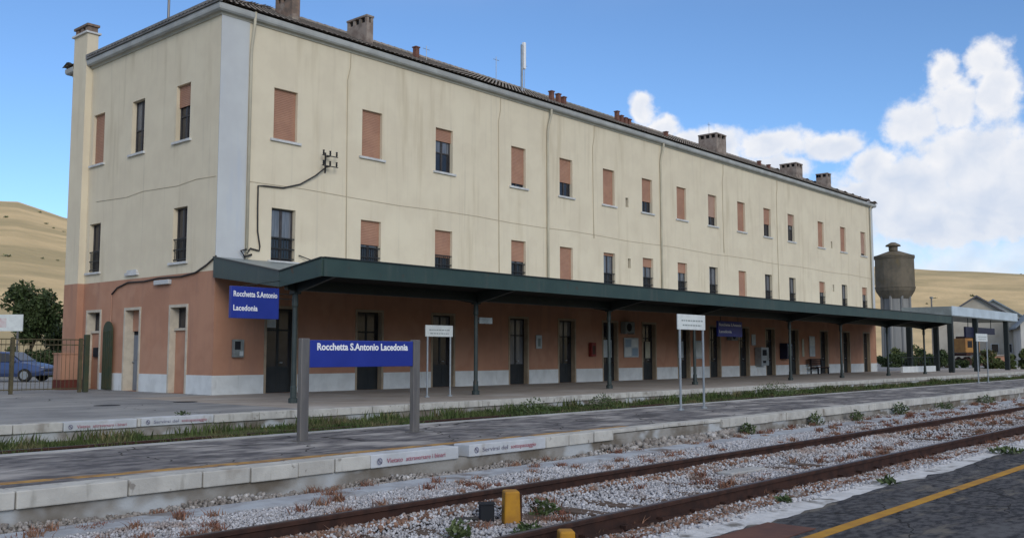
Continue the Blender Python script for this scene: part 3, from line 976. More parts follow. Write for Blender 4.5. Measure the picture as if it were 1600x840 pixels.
for i, c in enumerate(BAYS):
    window((c, BY0, TZ[0]), 0, ww, TZ[1] - TZ[0], TOP_SH[i], faded=i % 3 == 2 and i > 6)
    window((c, BY0, MZ[0]), 0, ww, MZ[1] - MZ[0], MID_SH[i], guard=MID_SH[i] < 1, sill=True)
for k, c in enumerate(LEFT_TOP):
    window((BX0, c, 8.58), -math.pi / 2, LW, 1.98, (1, 0.0, 0.38)[k], upper='pane_dark' if k != 1 else 'pane_curtain')
for c in LEFT_MID:
    window((BX0, c, 4.4), -math.pi / 2, LW, 1.88, 0.0, guard=True, upper='pane_dark')
for c, z in VENT:
    o = frame_mesh(0.26, 0.48, mid=False, t=0.03).build('vent_window', 'window_frame', bld, loc=(c - BX0, 0, z))
    MB().box(-0.10, 0.10, 0.19, 0.20, 0.03, 0.45).build('pane', 'pane_dark', o)

# --- ground floor doors towards the platform
def door(i, c):
    h = DZ[1]
    o = frame_mesh(dw, h, t=0.07, y0=0.20, y1=0.27, rails=(2.12, 0.85)).build('door', 'door_dark', bld, loc=(c - BX0, 0, 0))
    for s in (-1, 1):
        x0, x1 = (0.045, dw / 2 - 0.07) if s > 0 else (-dw / 2 + 0.07, -0.045)
        up = 'pane_curtain' if i in (2, 3, 4) else 'pane_dark'
        MB().box(x0, x1, 0.21, 0.22, 2.15, h - 0.07).build('pane', up, o)
        MB().box(x0, x1, 0.212, 0.222, 0.875, 2.09).build('pane', 'pane_curtain' if i == 3 else 'pane_dark', o)
        MB().box(x0, x1, 0.20, 0.23, 0.07, 0.825).box(x0 + 0.07, x1 - 0.07, 0.19, 0.2, 0.16, 0.74).build('door_panel', 'door_dark', o)
    MB().box(0.05, 0.075, 0.13, 0.178, 1.0, 1.03).box(0.05, 0.16, 0.115, 0.13, 1.0, 1.03).build('handle', 'galvanised', o)
    # stone surround, the canopy's shade put into its colour
    MB().box(-dw / 2 - 0.085, -dw / 2 + 0.006, -0.02, 0.31, 0, h - 0.008).box(dw / 2 - 0.006, dw / 2 + 0.085, -0.02, 0.31, 0, h - 0.008).box(-dw / 2 - 0.085, dw / 2 + 0.085, -0.02, 0.31, h - 0.007, h + 0.085).build('door_surround', 'trim_shaded', o)
    return o


DOORS = [door(i, c) for i, c in enumerate(BAYS)]
# sheets pasted on the door glass
for i, (u, z0, z1, w, m) in {0: (-0.32, 2.2, 2.75, 0.42, 'paper'), 5: (-0.02, 1.15, 2.0, 0.72, 'paper'), 6: (0.12, 1.1, 1.95, 0.45, 'paper_cream'), 7: (-0.1, 1.1, 2.0, 0.66, 'paper')}.items():
    MB().box(u - w / 2, u + w / 2, 0.165, 0.172, z0, z1).build('pasted_notice', m, DOORS[i])

# --- doors in the end wall
def end_door(c, kind):
    o = MB()
    h = 2.88
    o.box(-0.61, -0.513, -0.03, 0.43, 0, h + 0.09).box(0.513, 0.61, -0.03, 0.43, 0, h + 0.09).box(-0.5125, 0.5125, -0.03, 0.43, h - 0.006, h + 0.09)
    o = o.build('door', 'trim_stone', bld, loc=(0, c - BY0, 0), rz=-math.pi / 2)
    if kind == 'grey':
        MB().box(-0.51, 0.51, 0.28, 0.33, 2.13, h - 0.01).build('blind_panel', 'peach', o)
        MB().box(-0.51, 0.51, 0.34, 0.39, 2.0, 2.12).build('lintel_slot', 'box_dark', o)
        MB().box(-0.51, 0.51, 0.34, 0.39, 0.01, 1.99).box(-0.40, 0.40, 0.325, 0.339, 1.1, 1.85).box(-0.4, 0.4, 0.325, 0.339, 0.15, 0.95).build('door_leaf', 'door_grey', o)
        MB().box(-0.46, -0.42, 0.27, 0.34, 1.0, 1.04).build('handle', 'galvanised', o)
    else:
        z = 2.18
        MB().box(-0.51, 0.51, 0.2, 0.28, 0.005, z - 0.081).build('blind_panel', 'peach', o)
        MB().box(-0.51, 0.51, 0.12, 0.3, z - 0.08, z).build('transom_bar', 'trim_stone', o)
        MB().box(-0.45, 0.45, 0.32, 0.33, z + 0.06, h - 0.06).build('pane', 'pane_dark', o)
        MB().box(-0.51, -0.45, 0.30, 0.35, z + .001, h - .01).box(0.45, 0.51, 0.30, 0.35, z + .001, h - .01).box(-0.449, 0.449, 0.30, 0.35, z + .001, z + 0.06).box(-0.449, 0.449, 0.30, 0.35, h - 0.06, h - .01).build('transom_frame', 'window_frame', o)
        if kind == 'mail':
            MB().box(-0.2, 0.2, 0.10, 0.198, 1.2, 1.55).build('mail_box', 'box_dark', o)
    return o


end_door(LEFT_D[0], 'mail')
end_door(LEFT_D[1], 'grey')
end_door(LEFT_D[2], 'blind')

# --- cornice, gutter, hipped tile roof
prof = [(0.0, 12.47), (0.05, 12.47), (0.07, 12.53), (0.10, 12.55), (0.10, 12.78), (0.0, 12.78)]


def ring_profile(prof, x0, x1, y0, y1):
    m = MB()
    k = len(prof)
    cs = [(x0, y0, -1, -1), (x1, y0, 1, -1), (x1, y1, 1, 1), (x0, y1, -1, 1)]
    for (x, y, sx, sy) in cs:
        m.v += [(x + sx * o, y + sy * o, z) for o, z in prof]
    for c in range(3):
        n = (c + 1) % 4
        for i in range(k - 1):
            m.f.append((c * k + i, n * k + i, n * k + i + 1, c * k + i + 1))
    # end wall side: interrupted by the chimney stack
    for ya, yb, corner in ((None, 36.74, 0), (37.97, None, 3)):
        n = len(m.v)
        m.v += [(x0 - o, ya if ya else yb, z) for o, z in prof]
        for i in range(k - 1):
            m.f.append((corner * k + i, n + i, n + i + 1, corner * k + i + 1))
        m.f.append(tuple(range(n, n + k)))
    return m


ring_profile(prof, BX0, BX1, BY0, BY1).build('cornice', 'cornice_paint', bld, world=True)
gp = [(0.102, 12.56), (0.20, 12.545), (0.255, 12.59), (0.27, 12.66), (0.27, 12.77), (0.255, 12.77), (0.25, 12.67), (0.19, 12.60), (0.102, 12.60)]
ring_profile(gp, BX0, BX1, BY0, BY1).build('gutter', 'gutter_metal', bld, world=True)
MB().box(BX0 - 0.33, BX0 - 0.2, BY0 - 0.33, 36.72, 12.785, 12.97).build('verge_board', 'verge_grey', bld, world=True)
ex0, ex1, ey0, ey1, ez = BX0 - 0.36, BX1 + 0.36, BY0 - 0.36, BY1 + 0.36, 12.80
half = (ey1 - ey0) / 2
PITCH = 0.459
ridge_z = ez + half * PITCH
ymid = (ey0 + ey1) / 2
# corrugated tile courses, slope by slope, clipped by the hips
vs, fs = [], []


def tile_slope(axis):
    nc = 14
    if axis in ('front', 'back'):
        L0, L1 = ex0, ex1
    else:
        L0, L1 = ey0, ey1
    wv_ = 0.23
    nw = int((L1 - L0) / wv_)
    wv_ = (L1 - L0) / nw
    for c in range(nc):
        d0, d1 = half * c / nc, half * (c + 1) / nc
        for k in range(nw):
            for q in range(3):
                ua, ub = L0 + (k + q / 3) * wv_, L0 + (k + (q + 1) / 3) * wv_
                if ua < L0 + d0 - 0.05 or ub > L1 - d0 + 0.05:
                    continue
                if axis == 'left' and 36.55 < ua < 38.1 and c < 2:
                    continue
                ha = 0.036 * abs(math.sin(math.pi * (q / 3)))
                hb = 0.036 * abs(math.sin(math.pi * ((q + 1) / 3)))
                n = len(vs)
                for (u, d, h) in ((ua, d0, ha + 0.035), (ub, d0, hb + 0.035), (ub, d1, hb + 0.005), (ua, d1, ha + 0.005)):
                    z = ez + d * PITCH + h
                    if axis == 'front':
                        vs.append((u, ey0 + d, z))
                    elif axis == 'back':
                        vs.append((u, ey1 - d, z))
                    elif axis == 'left':
                        vs.append((ex0 + d, u, z))
                    else:
                        vs.append((ex1 - d, u, z))
                fs.append((n, n + 1, n + 2, n + 3))


for a in ('front', 'left', 'right', 'back'):
    tile_slope(a)
roof = npmesh('roof', 'roof_tile', vs, fs, parent=bld, world=True)
roof['kind'] = 'stuff'
m = MB()
A, B_, C_, D_ = (ex0 + .6, ey0 + .6, ez + .6 * PITCH - 0.03), (ex1 - .6, ey0 + .6, ez + .6 * PITCH - 0.03), (ex1 - .6, ey1 - .6, ez + .6 * PITCH - 0.03), (ex0 + .6, ey1 - .6, ez + .6 * PITCH - 0.03)
r0, r1 = (ex0 + half, ymid, ridge_z - 0.03), (ex1 - half, ymid, ridge_z - 0.03)
m.v = [A, B_, C_, D_, r0, r1]
m.f = [(0, 1, 5, 4), (1, 2, 5), (2, 3, 4, 5), (3, 0, 4), (3, 2, 1, 0)]
m.build('roof_deck', 'roof_tile', bld, world=True)
m = MB()
for a, b in ((A, r0), (D_, r0), (B_, r1), (C_, r1), (r0, r1)):
    va, vb = Vector(a) + Vector((0, 0, .06)), Vector(b) + Vector((0, 0, .06))
    L = (vb - va).length
    n = int(L / 0.4)
    for k in range(n):
        p, q = va.lerp(vb, k / n), va.lerp(vb, (k + 1.12) / n)
        m.ring([p, q], [0.12, 0.095], 7)
o = m.build('ridge_tile', 'roof_tile', roof, world=True)
o['kind'] = 'stuff'


def roof_z(y):
    return ez + (min(y, 2 * ymid - y) - ey0) * PITCH


# --- chimneys on the roof
def chimney(x0, x1, y, dy, ztop, m='chimney_plaster', nx=1, ny=3):
    zb = roof_z(y) - 0.5
    y1 = y + dy
    p = MB()
    p.box(x0, x1, y, y1, zb, ztop - 0.34)
    # openings at the top between small piers
    pw = 0.12
    spots = {(x0 + (x1 - x0 - pw) * k / nx, b) for k in range(nx + 1) for b in (y, y1 - pw)} | {(a, y + (dy - pw) * k / ny) for k in range(ny + 1) for a in (x0, x1 - pw)}
    for a, b in sorted(spots):
        p.box(a, a + pw, b, b + pw, ztop - 0.34, ztop - 0.12)
    o = p.build('chimney', m, bld, world=True)
    MB().box(x0 + 0.08, x1 - 0.08, y + 0.14, y1 - 0.14, ztop - 0.34, ztop - 0.12).build('flue', 'flue_black', o, world=True)  # near-black block filling the openings between the piers
    MB().box(x0 - 0.03, x1 + 0.03, y - 0.03, y1 + 0.03, ztop - 0.118, ztop - 0.03).build('cap', m, o, world=True, bevel=0.015)
    return o


chimney(20.8, 21.15, 29.4, 1.1, 15.02, 'brick_old')
chimney(24.42, 24.76, 29.4, 1.25, 15.08)
chimney(52.75, 53.95, 29.4, 1.3, 15.2, nx=2)
chimney(64.1, 65.15, 29.4, 1.25, 15.03, nx=2)
chimney(69.5, 70.15, 29.4, 0.9, 15.04, nx=1, ny=2)
o = MB().box(19.0, 19.6, 34.6, 35.3, 13.4, 14.45).box(18.93, 19.67, 34.53, 35.37, 14.45, 14.55).build('chimney', 'terracotta', bld, world=True)
for (x, y, h) in [(27.7, 30, 14.65), (37.05, 30, 14.65), (37.6, 30, 14.62), (38.05, 30, 14.55), (42.8, 30, 14.72), (43.2, 30, 14.55), (43.6, 30.0, 14.5), (43.95, 30.0, 14.48), (47.8, 30, 14.45), (59.6, 30, 14.5), (61.0, 30, 14.45)]:
    h -= 0.08
    o = MB().box(x - 0.10, x + 0.10, y - 0.10, y + 0.10, roof_z(y) - 0.2, h).build('vent_pot', 'terracotta', bld, world=True)
    MB().box(x - 0.13, x + 0.13, y - 0.13, y + 0.13, h, h + 0.05).build('cap', 'terracotta', o, world=True)

# --- external chimney breast on the end wall
CH0, CH1 = 36.78, 37.92
o = MB().box(BX0 - 0.26, BX0 - 0.002, CH0, CH1, PEACH, 13.9).build('chimney_breast', 'cream', bld, world=True)
MB().box(BX0 - 0.264, BX0 - 0.002, CH0 - 0.004, CH1 + 0.004, 0, PEACH).build('lower_breast', 'peach', o, world=True)
MB().box(BX0 - 0.258, BX0 + 0.18, CH0 + 0.002, CH1 - 0.002, 12.2, 13.898).build('stack', 'cream', o, world=True)
MB().box(BX0 - 0.34, BX0 + 0.26, CH0 - 0.08, CH1 + 0.08, 13.9, 13.97).build('collar', 'sill_stone', o, world=True)
p = MB()
for k in range(3):
    y = CH0 + 0.03 + k * 0.42
    p.box(BX0 - 0.24, BX0 + 0.16, y, y + 0.22, 13.97, 14.2)
p.box(BX0 - 0.29, BX0 + 0.21, CH0 - 0.04, CH1 + 0.04, 14.2, 14.29)
p.box(BX0 - 0.1, BX0 + 0.05, CH0 + 0.3, CH1 - 0.3, 14.29, 14.4)
p.build('cap', 'brick_old', o, world=True)

# --- pipes and cables fixed to the walls
def pipe(path, r, name, m, parent=bld, n=8):
    return MB().ring(path, r, n).build(name, m, parent, world=True, smooth=True)


for x in (33.6, 43.15):
    pipe([(x + 0.12, BY0 - 0.19, 12.62), (x + 0.12, BY0 - 0.19, 12.3), (x + 0.02, BY0 - 0.10, 11.8), (x, BY0 - 0.07, 11.5), (x, BY0 - 0.07, 8), (x, BY0 - 0.07, 4.2)], 0.055, 'downpipe', 'pipe_cream')
pipe([(17.82, BY0 - 0.24, 12.80), (17.82, BY0 - 0.2, 12.3), (17.80, BY0 - 0.10, 11.7), (17.80, BY0 - 0.07, 11.4), (17.8, BY0 - 0.07, 4.3)], 0.05, 'downpipe', 'pipe_cream')
pipe([(72.5, BY0 - 0.2, 12.60), (72.5, BY0 - 0.1, 12.1), (72.5, BY0 - 0.07, 4.3)], 0.05, 'downpipe', 'pipe_cream')
for x, z0 in ((21.98, 4.4), (30.3, 4.4), (37.15, 6.9), (56.9, 4.6), (49.9, 7.2)):
    pipe([(x + 0.12, BY0 - 0.02, 12.46), (x + 0.1, BY0 - 0.02, 11.9), (x - 0.02, BY0 - 0.02, 11.4), (x, BY0 - 0.02, 8.0), (x + 0.03, BY0 - 0.02, z0)], 0.016, 'conduit', 'cable_pale')
pth = [(BX0 + 1.2 + k * 2.2, BY0 - 0.009, 7.05 + 0.035 * math.sin(k * 1.7)) for k in range(26)]
pipe(pth, 0.009, 'cable', 'cable_pale', n=5)
pth = [(BX0 - 0.009, 27.6 + k * 1.2, 7.08 + 0.05 * math.sin(k * 2.1)) for k in range(8)]
pipe(pth, 0.009, 'cable', 'cable_pale', n=5)
# supply cable with its insulator bracket
pipe([(20.95, BY0 - 0.2, 8.0), (20.5, BY0 - 0.12, 7.6), (19.9, BY0 - 0.06, 7.22), (19.2, BY0 - 0.05, 7.0), (18.45, BY0 - 0.05, 6.97), (18.2, BY0 - 0.05, 6.95), (18.2, BY0 - 0.05, 6.2),
      (18.22, BY0 - 0.05, 5.4), (18.32, BY0 - 0.05, 4.9), (18.3, BY0 - 0.05, 4.75), (17.95, BY0 - 0.06, 4.8), (17.78, BY0 - 0.1, 4.62)], 0.028, 'cable', 'cable', n=6)
o = MB().box(20.97, 21.01, BY0 - 0.05, BY0 - 0.005, 7.78, 8.52).box(20.965, 21.015, BY0 - 0.29, BY0 - 0.051, 8.335, 8.375).box(20.965, 21.015, BY0 - 0.29, BY0 - 0.051, 7.965, 8.005).box(20.65, 21.33, BY0 - 0.33, BY0 - 0.291, 8.34, 8.37).box(20.64, 21.34, BY0 - 0.33, BY0 - 0.291, 7.97, 8.0).build('insulator_bracket', 'cable', bld, world=True)
for x in (20.70, 20.99, 21.28):
    for z in (8.37, 8.0):
        MB().ring([(x, BY0 - 0.31, z), (x, BY0 - 0.31, z + 0.06), (x, BY0 - 0.31, z + 0.1), (x, BY0 - 0.31, z + 0.17)], [0.02, 0.038, 0.028, 0.038], 8).build('insulator', 'box_dark', o, world=True, smooth=True)
pipe([(18.0, BY0 - 0.06, 4.6), (17.7, BY0 - 0.12, 4.5), (17.5, BY0 - 0.2, 4.68), (17.75, BY0 - 0.12, 4.75)], 0.035, 'cable', 'cable', n=6)
pipe([(19.9, BY0 - 0.05, 4.72), (20.5, BY0 - 0.3, 4.5), (21.0, BY0 - 0.6, 4.35)], 0.02, 'cable', 'cable', n=5)
pipe([(16.66, 27.4, 4.45), (16.64, 27.9, 4.2), (16.65, 28.6, 3.98), (16.65, 29.5, 3.9), (16.65, 31.0, 3.92), (16.65, 32.0, 3.86), (16.65, 33.2, 3.88), (16.65, 34.0, 3.72), (16.65, 34.4, 3.5)], 0.03, 'cable', 'cable', n=6)
pipe([(16.65, 34.4, 3.5), (16.65, 34.42, 0.1)], 0.014, 'conduit', 'peach', n=5)
MB().box(BX0 - 0.14, BX0, 30.2, 31.2, 3.68, 3.84).build('wall_lamp', 'lamp_glass', bld, world=True, bevel=0.02)
MB().box(BX0 - 0.1, BX0, 32.5, 33.4, 4.12, 4.22).box(BX0 - 0.06, BX0, 32.6, 33.3, 4.22, 4.32).build('ledge', 'sill_stone', bld, world=True)

# --- roof antennas
t = thing('antenna_mast', 'grey antenna mast with white panel on the station roof', 'antenna', (34.75, 30.0, roof_z(30.0)))
MB().ring([(0, 0, -0.2), (0, 0, 2.35)], 0.065, 8).build('mast', 'galvanised', t)
MB().box(0.08, 0.24, -0.08, 0.08, 1.15, 2.5).build('antenna_panel', 'letter_white', t, bevel=0.03)
MB().box(0.02, 0.1, -0.02, 0.02, 1.3, 1.36).box(0.02, 0.1, -0.02, 0.02, 2.2, 2.26).build('bracket', 'galvanised', t)
t = thing('antenna_pole', 'plain steel pole rising from the end slope of the station roof', 'antenna', (18.2, 33.8, 13.0))
MB().ring([(0, 0, 0), (0, 0, 3.6)], 0.05, 8).build('mast', 'steel_post', t)
MB().box(-0.12, 0.12, -0.12, 0.12, 0.6, 1.15).build('base', 'gutter_metal', t)
for (x, z, lab) in [(33.2, 1.4, 'thin wire antenna on the roof just before the white panel mast'), (28.6, 0.8, 'short thin wire antenna on the roof beside the small red vent pot'), (35.3, 1.6, 'thin wire antenna on the roof just behind the white panel mast'), (53.4, 1.9, 'thin wire antenna standing behind the wide roof chimney')]:
    t = thing('wire_antenna', lab, 'antenna', (x, 30.3, roof_z(30.3) - 0.1), group='thin antennas on the roof')
    MB().ring([(0, 0, 0), (0, 0, z)], 0.015, 6).build('rod', 'galvanised', t)
    MB().box(-0.2, 0.2, -0.008, 0.008, z - 0.16, z - 0.14).build('crossbar', 'galvanised', t)

# ================================================================== CANOPY
cp_ = thing('platform_canopy', 'long dark green butterfly canopy along the station front', 'canopy', (15.0, 21.5, 0))
# stations in plan: left end skewed to the building corner, right end too
Lp = [(16.66, 27.46), (15.03, 21.5), (15.0, 19.65)]
Rp = [(73.0, 27.46), (67.6, 21.5), (65.2, 19.65)]
Zt = [4.40, 3.50, 3.74]
Zb = [3.76, 3.09, 3.28]
m = MB()
for k in range(2):
    a, b = Lp[k], Lp[k + 1]
    c, d = Rp[k], Rp[k + 1]
    t0, t1 = (4.43 if k == 0 else Zt[k] - 0.03), Zt[k + 1] - 0.03
    m.hexa([(*a, t0 - 0.05), (*b, t1 - 0.05), (*d, t1 - 0.05), (*c, t0 - 0.05)], [(*a, t0), (*b, t1), (*d, t1), (*c, t0)])
m.build('roof_sheet', 'sheet_metal', cp_, world=True)
# ceiling boards: long strips following the profile
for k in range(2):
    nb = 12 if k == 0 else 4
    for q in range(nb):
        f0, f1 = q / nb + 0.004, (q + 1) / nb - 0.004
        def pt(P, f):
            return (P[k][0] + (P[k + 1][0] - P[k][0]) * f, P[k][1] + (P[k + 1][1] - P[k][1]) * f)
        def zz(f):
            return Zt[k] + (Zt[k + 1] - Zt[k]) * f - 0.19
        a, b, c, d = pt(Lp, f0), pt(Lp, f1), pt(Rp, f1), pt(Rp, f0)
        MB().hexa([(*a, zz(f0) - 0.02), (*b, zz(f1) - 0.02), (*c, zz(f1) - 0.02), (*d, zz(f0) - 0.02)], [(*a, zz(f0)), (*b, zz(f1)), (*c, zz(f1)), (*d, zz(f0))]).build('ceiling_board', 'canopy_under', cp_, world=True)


def fascia(p, q, zt0, zb0, zt1, zb1, off):
    n = Vector((q[1] - p[1], -(q[0] - p[0]), 0)).normalized() * off
    a, b = Vector((*p, 0)), Vector((*q, 0))
    bt = [a + Vector((0, 0, zb0)), b + Vector((0, 0, zb1)), b + n + Vector((0, 0, zb1)), a + n + Vector((0, 0, zb0))]
    tp = [a + Vector((0, 0, zt0)), b + Vector((0, 0, zt1)), b + n + Vector((0, 0, zt1)), a + n + Vector((0, 0, zt0))]
    MB().hexa(bt, tp).build('fascia', 'green_paint', cp_, world=True)
    # drip edge strip on top, shading the face below
    n2 = n * 1.6
    bt = [a - n * 0.4 + Vector((0, 0, zt0 + 0.001)), b - n * 0.4 + Vector((0, 0, zt1 + 0.001)), b + n2 + Vector((0, 0, zt1 + 0.001)), a + n2 + Vector((0, 0, zt0 + 0.001))]
    MB().hexa(bt, [v + Vector((0, 0, 0.035)) for v in bt]).build('drip_edge', 'green_dark', cp_, world=True)


fascia(Lp[2], Rp[2], Zt[2], Zb[2], Zt[2], Zb[2], 0.05)
fascia(Lp[0], Lp[1], Zt[0], Zb[0], Zt[1], Zb[1], 0.05)
fascia(Lp[1], Lp[2], Zt[1], Zb[1], Zt[2], Zb[2], 0.05)
fascia(Rp[2], Rp[1], Zt[2], Zb[2], Zt[1], Zb[1], 0.05)
fascia(Rp[1], Rp[0], Zt[1], Zb[1], Zt[0], Zb[0], 0.05)
# valley beam and cross beams
MB().box(15.2, 67.3, 21.42, 21.58, 3.02, 3.32).build('valley_beam', 'green_dark', cp_, world=True)
COLS = [15.5, 22.6, 30.0, 36.3, 45.6, 52.0, 59.0, 65.6]
for x in COLS:
    c = MB()
    c.ring([(x, 21.5, 0), (x, 21.5, 0.12), (x, 21.5, 0.14), (x, 21.5, 0.42), (x, 21.5, 0.46), (x, 21.5, 2.55), (x, 21.5, 2.6), (x, 21.5, 2.66), (x, 21.5, 3.02)],
           [0.13, 0.13, 0.085, 0.085, 0.068, 0.06, 0.085, 0.085, 0.07], 12)
    c = c.build('column', 'column_paint', cp_, world=True)
    b = MB()
    b.hexa([(x - 0.05, 21.4, 2.95), (x + 0.05, 21.4, 2.95), (x + 0.05, 19.75, 3.30), (x - 0.05, 19.75, 3.30)], [(x - 0.05, 21.4, 3.33), (x + 0.05, 21.4, 3.33), (x + 0.05, 19.75, 3.5), (x - 0.05, 19.75, 3.5)])
    if x < 14:
        pass
    elif x > 17:
        b.hexa([(x - 0.05, 21.6, 2.95), (x + 0.05, 21.6, 2.95), (x + 0.05, 27.4 if x > 17 else 25.0, 3.95 if x > 17 else 3.6), (x - 0.05, 27.4 if x > 17 else 25.0, 3.95 if x > 17 else 3.6)],
               [(x - 0.05, 21.6, 3.33), (x + 0.05, 21.6, 3.33), (x + 0.05, 27.4 if x > 17 else 25.0, 4.14 if x > 17 else 3.82), (x - 0.05, 27.4 if x > 17 else 25.0, 4.14 if x > 17 else 3.82)])
    b.build('cross_beam', 'green_dark', cp_, world=True)
    MB().box(x - 0.11, x + 0.11, 21.39, 21.61, 2.92, 3.018).build('capital', 'green_dark', c, world=True)

# flat roofed shelter beyond the canopy's far end
fc_ = thing('flat_shelter', 'flat roofed shelter with brightly lit front fascia beyond the canopy end', 'shelter', (71.7, 21.5, 0))
MB().box(71.72, 89.0, 21.52, 25.0, 4.0, 4.6).build('roof_slab', 'sheet_metal', fc_, world=True)
MB().box(71.68, 89.1, 21.46, 21.518, 4.06, 4.72).build('fascia', 'fascia_lit', fc_, world=True)  # front face coloured paler and bluer, as lit by the sky
MB().box(71.66, 71.718, 21.52, 25.0, 4.06, 4.70).build('fascia', 'sheet_metal', fc_, world=True)  # end face of the same edge, its shade given by a darker metal
for x, y in [(72.0, 21.75), (78.0, 21.75), (72.2, 24.7), (78.2, 24.7), (86.5, 21.75)]:
    MB().box(x - 0.17, x + 0.17, y - 0.17, y + 0.17, 0, 4.0).build('post', 'green_dark', fc_, world=True)
t = thing('stair_barrier', 'low white barrier wall round the stairs under the flat shelter', 'barrier', (68, 24.4, 0))
MB().box(69.5, 76.6, 24.3, 24.45, 0, 0.42).build('parapet', 'plinth_stone', t, world=True)
p = MB()
for k in range(12):
    p.ring([(69.6 + k * 0.62, 24.38, 0.42), (69.6 + k * 0.62, 24.38, 1.05)], 0.02, 6)
p.box(69.5, 76.6, 24.35, 24.41, 1.05, 1.10)
p.build('railing', 'green_dark', t, world=True)

# ================================================================== SIGNS
def name_sign_hanging(loc, label):
    t = thing('hanging_sign', label, 'sign', loc, group='blue station name signs under the canopy')
    MB().box(0, 1.45, -0.05, 0.05, 0, 0.82).build('board', 'sign_blue', t, bevel=0.01)
    text('Rocchetta S.Antonio', 0.2, 'lettering', 'letter_white', t, (0.06, -0.053, 0.56), width=1.32, weight=0.004)
    text('Lacedonia', 0.2, 'lettering', 'letter_white', t, (0.06, -0.053, 0.2), width=0.72, weight=0.004)
    return t


t = name_sign_hanging((13.5, 21.5, 2.22), 'blue station name sign fixed beside the first canopy column')
for a, b in (((1.44, 0, 0.55), (1.99, 0, 0.55)), ((1.44, 0, 0.68), (1.99, 0, 0.68)), ((0.3, 0, 0.82), (1.6, 0, 1.05))):
    MB().ring([a, b], 0.012, 6).build('rod', 'green_dark', t)
t = name_sign_hanging((42.75, 24.0, 2.19), 'blue station name sign hanging deep under the middle of the canopy')
t.scale = (1.73, 1, 0.95)
for x in (0.2, 1.25):
    MB().ring([(x, 0, 0.82), (x, 0, 1.35)], 0.015, 6).build('rod', 'green_dark', t)

t = thing('station_sign', 'wide blue station name board between two steel posts on the island platform', 'sign', (8.72, 11.95, 0))
MB().box(0.155, 2.27, -0.04, 0.04, 1.10, 1.515).build('board', 'sign_blue', t, bevel=0.008)
text('Rocchetta S.Antonio Lacedonia', 0.15, 'lettering', 'letter_white', t, (0.28, -0.043, 1.365), width=1.86, weight=0.004)
for x in (0.0, 2.28):
    o = MB().box(x, x + 0.15, -0.045, 0.045, 0, 1.54).build('post', 'steel_post', t, bevel=0.008)
    MB().box(x - 0.05, x + 0.2, -0.1, 0.1, 0.001, 0.016).build('base_plate', 'steel_post', o)


def notice(loc, label, w=1.24, z0=1.88, z1=2.24):
    t = thing('notice_sign', label, 'sign', loc, group='white notices on two thin posts')
    MB().box(0, w, -0.02, 0.02, z0, z1).build('board', 'sign_white', t, bevel=0.006)
    p = MB()
    for r, (a, b) in enumerate(((0.12, 0.9), (0.16, 0.84))):
        x = a * w
        while x < b * w:
            l = random.uniform(0.05, 0.13)
            p.box(x, min(x + l, b * w), -0.023, -0.0205, z1 - 0.13 - 0.11 * r - 0.03, z1 - 0.13 - 0.11 * r)
            x += l + 0.03
    p.build('lettering', 'letter_grey', t)
    for x in (0.09, w - 0.09):
        o = MB().ring([(x, 0, 0), (x, 0, z0)], 0.028, 8).build('post', 'galvanised', t)
        MB().ring([(x, 0, 0), (x, 0, 0.04)], 0.075, 10).build('foot', 'galvanised', o)
    return t


notice((19.38, 11.92, 0), 'white notice board on two thin posts near the middle of the island platform')
notice((20.16, 21.3, 0), 'white notice board on thin posts beside the station wall behind the blue board', w=1.16, z0=1.84, z1=2.19)
notice((46.7, 13.0, 0), 'pale notice board on two thin posts far along the island platform', w=1.7)
t = thing('departure_board', 'dark navy hanging board beneath the flat shelter', 'sign', (75.9, 21.9, 2.55))
MB().box(0, 7.6, -0.08, 0.08, 0.3, 0.8).box(0, 5.2, -0.078, 0.078, 0, 0.3).build('board', 'sign_navy', t, bevel=0.02)
for x in (0.8, 6.8):
    MB().ring([(x, 0, 0.8), (x, 0, 1.45)], 0.03, 6).build('hanger', 'green_dark', t)
# lettering on the white kerb stones
kr = (math.pi / 2, 0, 0)


def ring_mark(x, y, z, parent):
    m = MB()
    n = 14
    for k in range(n):
        a, b = 2 * math.pi * k / n, 2 * math.pi * (k + 1) / n
        m.quad((x + 0.045 * math.cos(a), y, z + 0.045 * math.sin(a)), (x + 0.045 * math.cos(b), y, z + 0.045 * math.sin(b)), (x + 0.03 * math.cos(b), y, z + 0.03 * math.sin(b)), (x + 0.03 * math.cos(a), y, z + 0.03 * math.sin(a)))
    m.quad((x - 0.035, y, z + 0.02), (x - 0.02, y, z + 0.035), (x + 0.035, y, z - 0.02), (x + 0.02, y, z - 0.035))
    m.build('prohibition_mark', 'letter_dark', parent, world=True)


for (x, y, par) in ((8.2, 9.583, mp), (8.16, 18.483, p1)):
    ring_mark(x + 0.08, y, -0.08, par)
    w = 1.4 if par is mp else 1.3
    text('Vietato', 0.085, 'lettering', 'letter_red', par, (x + 0.2, y, -0.11), kr, True, width=w * 0.2)
    text('attraversare i binari', 0.085, 'lettering', 'letter_red', par, (x + 0.2 + w * 0.24, y, -0.11), kr, True, width=w * 0.52)
for (x, y, par) in ((10.02, 9.583, mp), (9.72, 18.483, p1)):
    ring_mark(x + 0.08, y, -0.07, par)
    text('Servirsi del', 0.085, 'lettering', 'letter_dark', par, (x + 0.2, y, -0.1), kr, True, width=0.55)
    text('sottopassaggio', 0.085, 'lettering', 'letter_red', par, (x + 0.82, y, -0.1), kr, True, width=0.58)

# ================================================================== THINGS ON THE PLATFORM WALL
def wall_box(name, label, cat, x, w, z0, z1, d, m, extra=None):
    t = thing(name, label, cat, (x, BY0, z0))
    MB().box(-w / 2, w / 2, -d - 0.03, -0.03, 0, z1 - z0).build('case', m, t, bevel=min(0.012, d / 3))
    if extra:
        for (a, b, c, e, mm, nm) in extra:
            MB().box(a, b, -d - 0.036, -d - 0.0305, c, e).build(nm, mm, t)
    return t


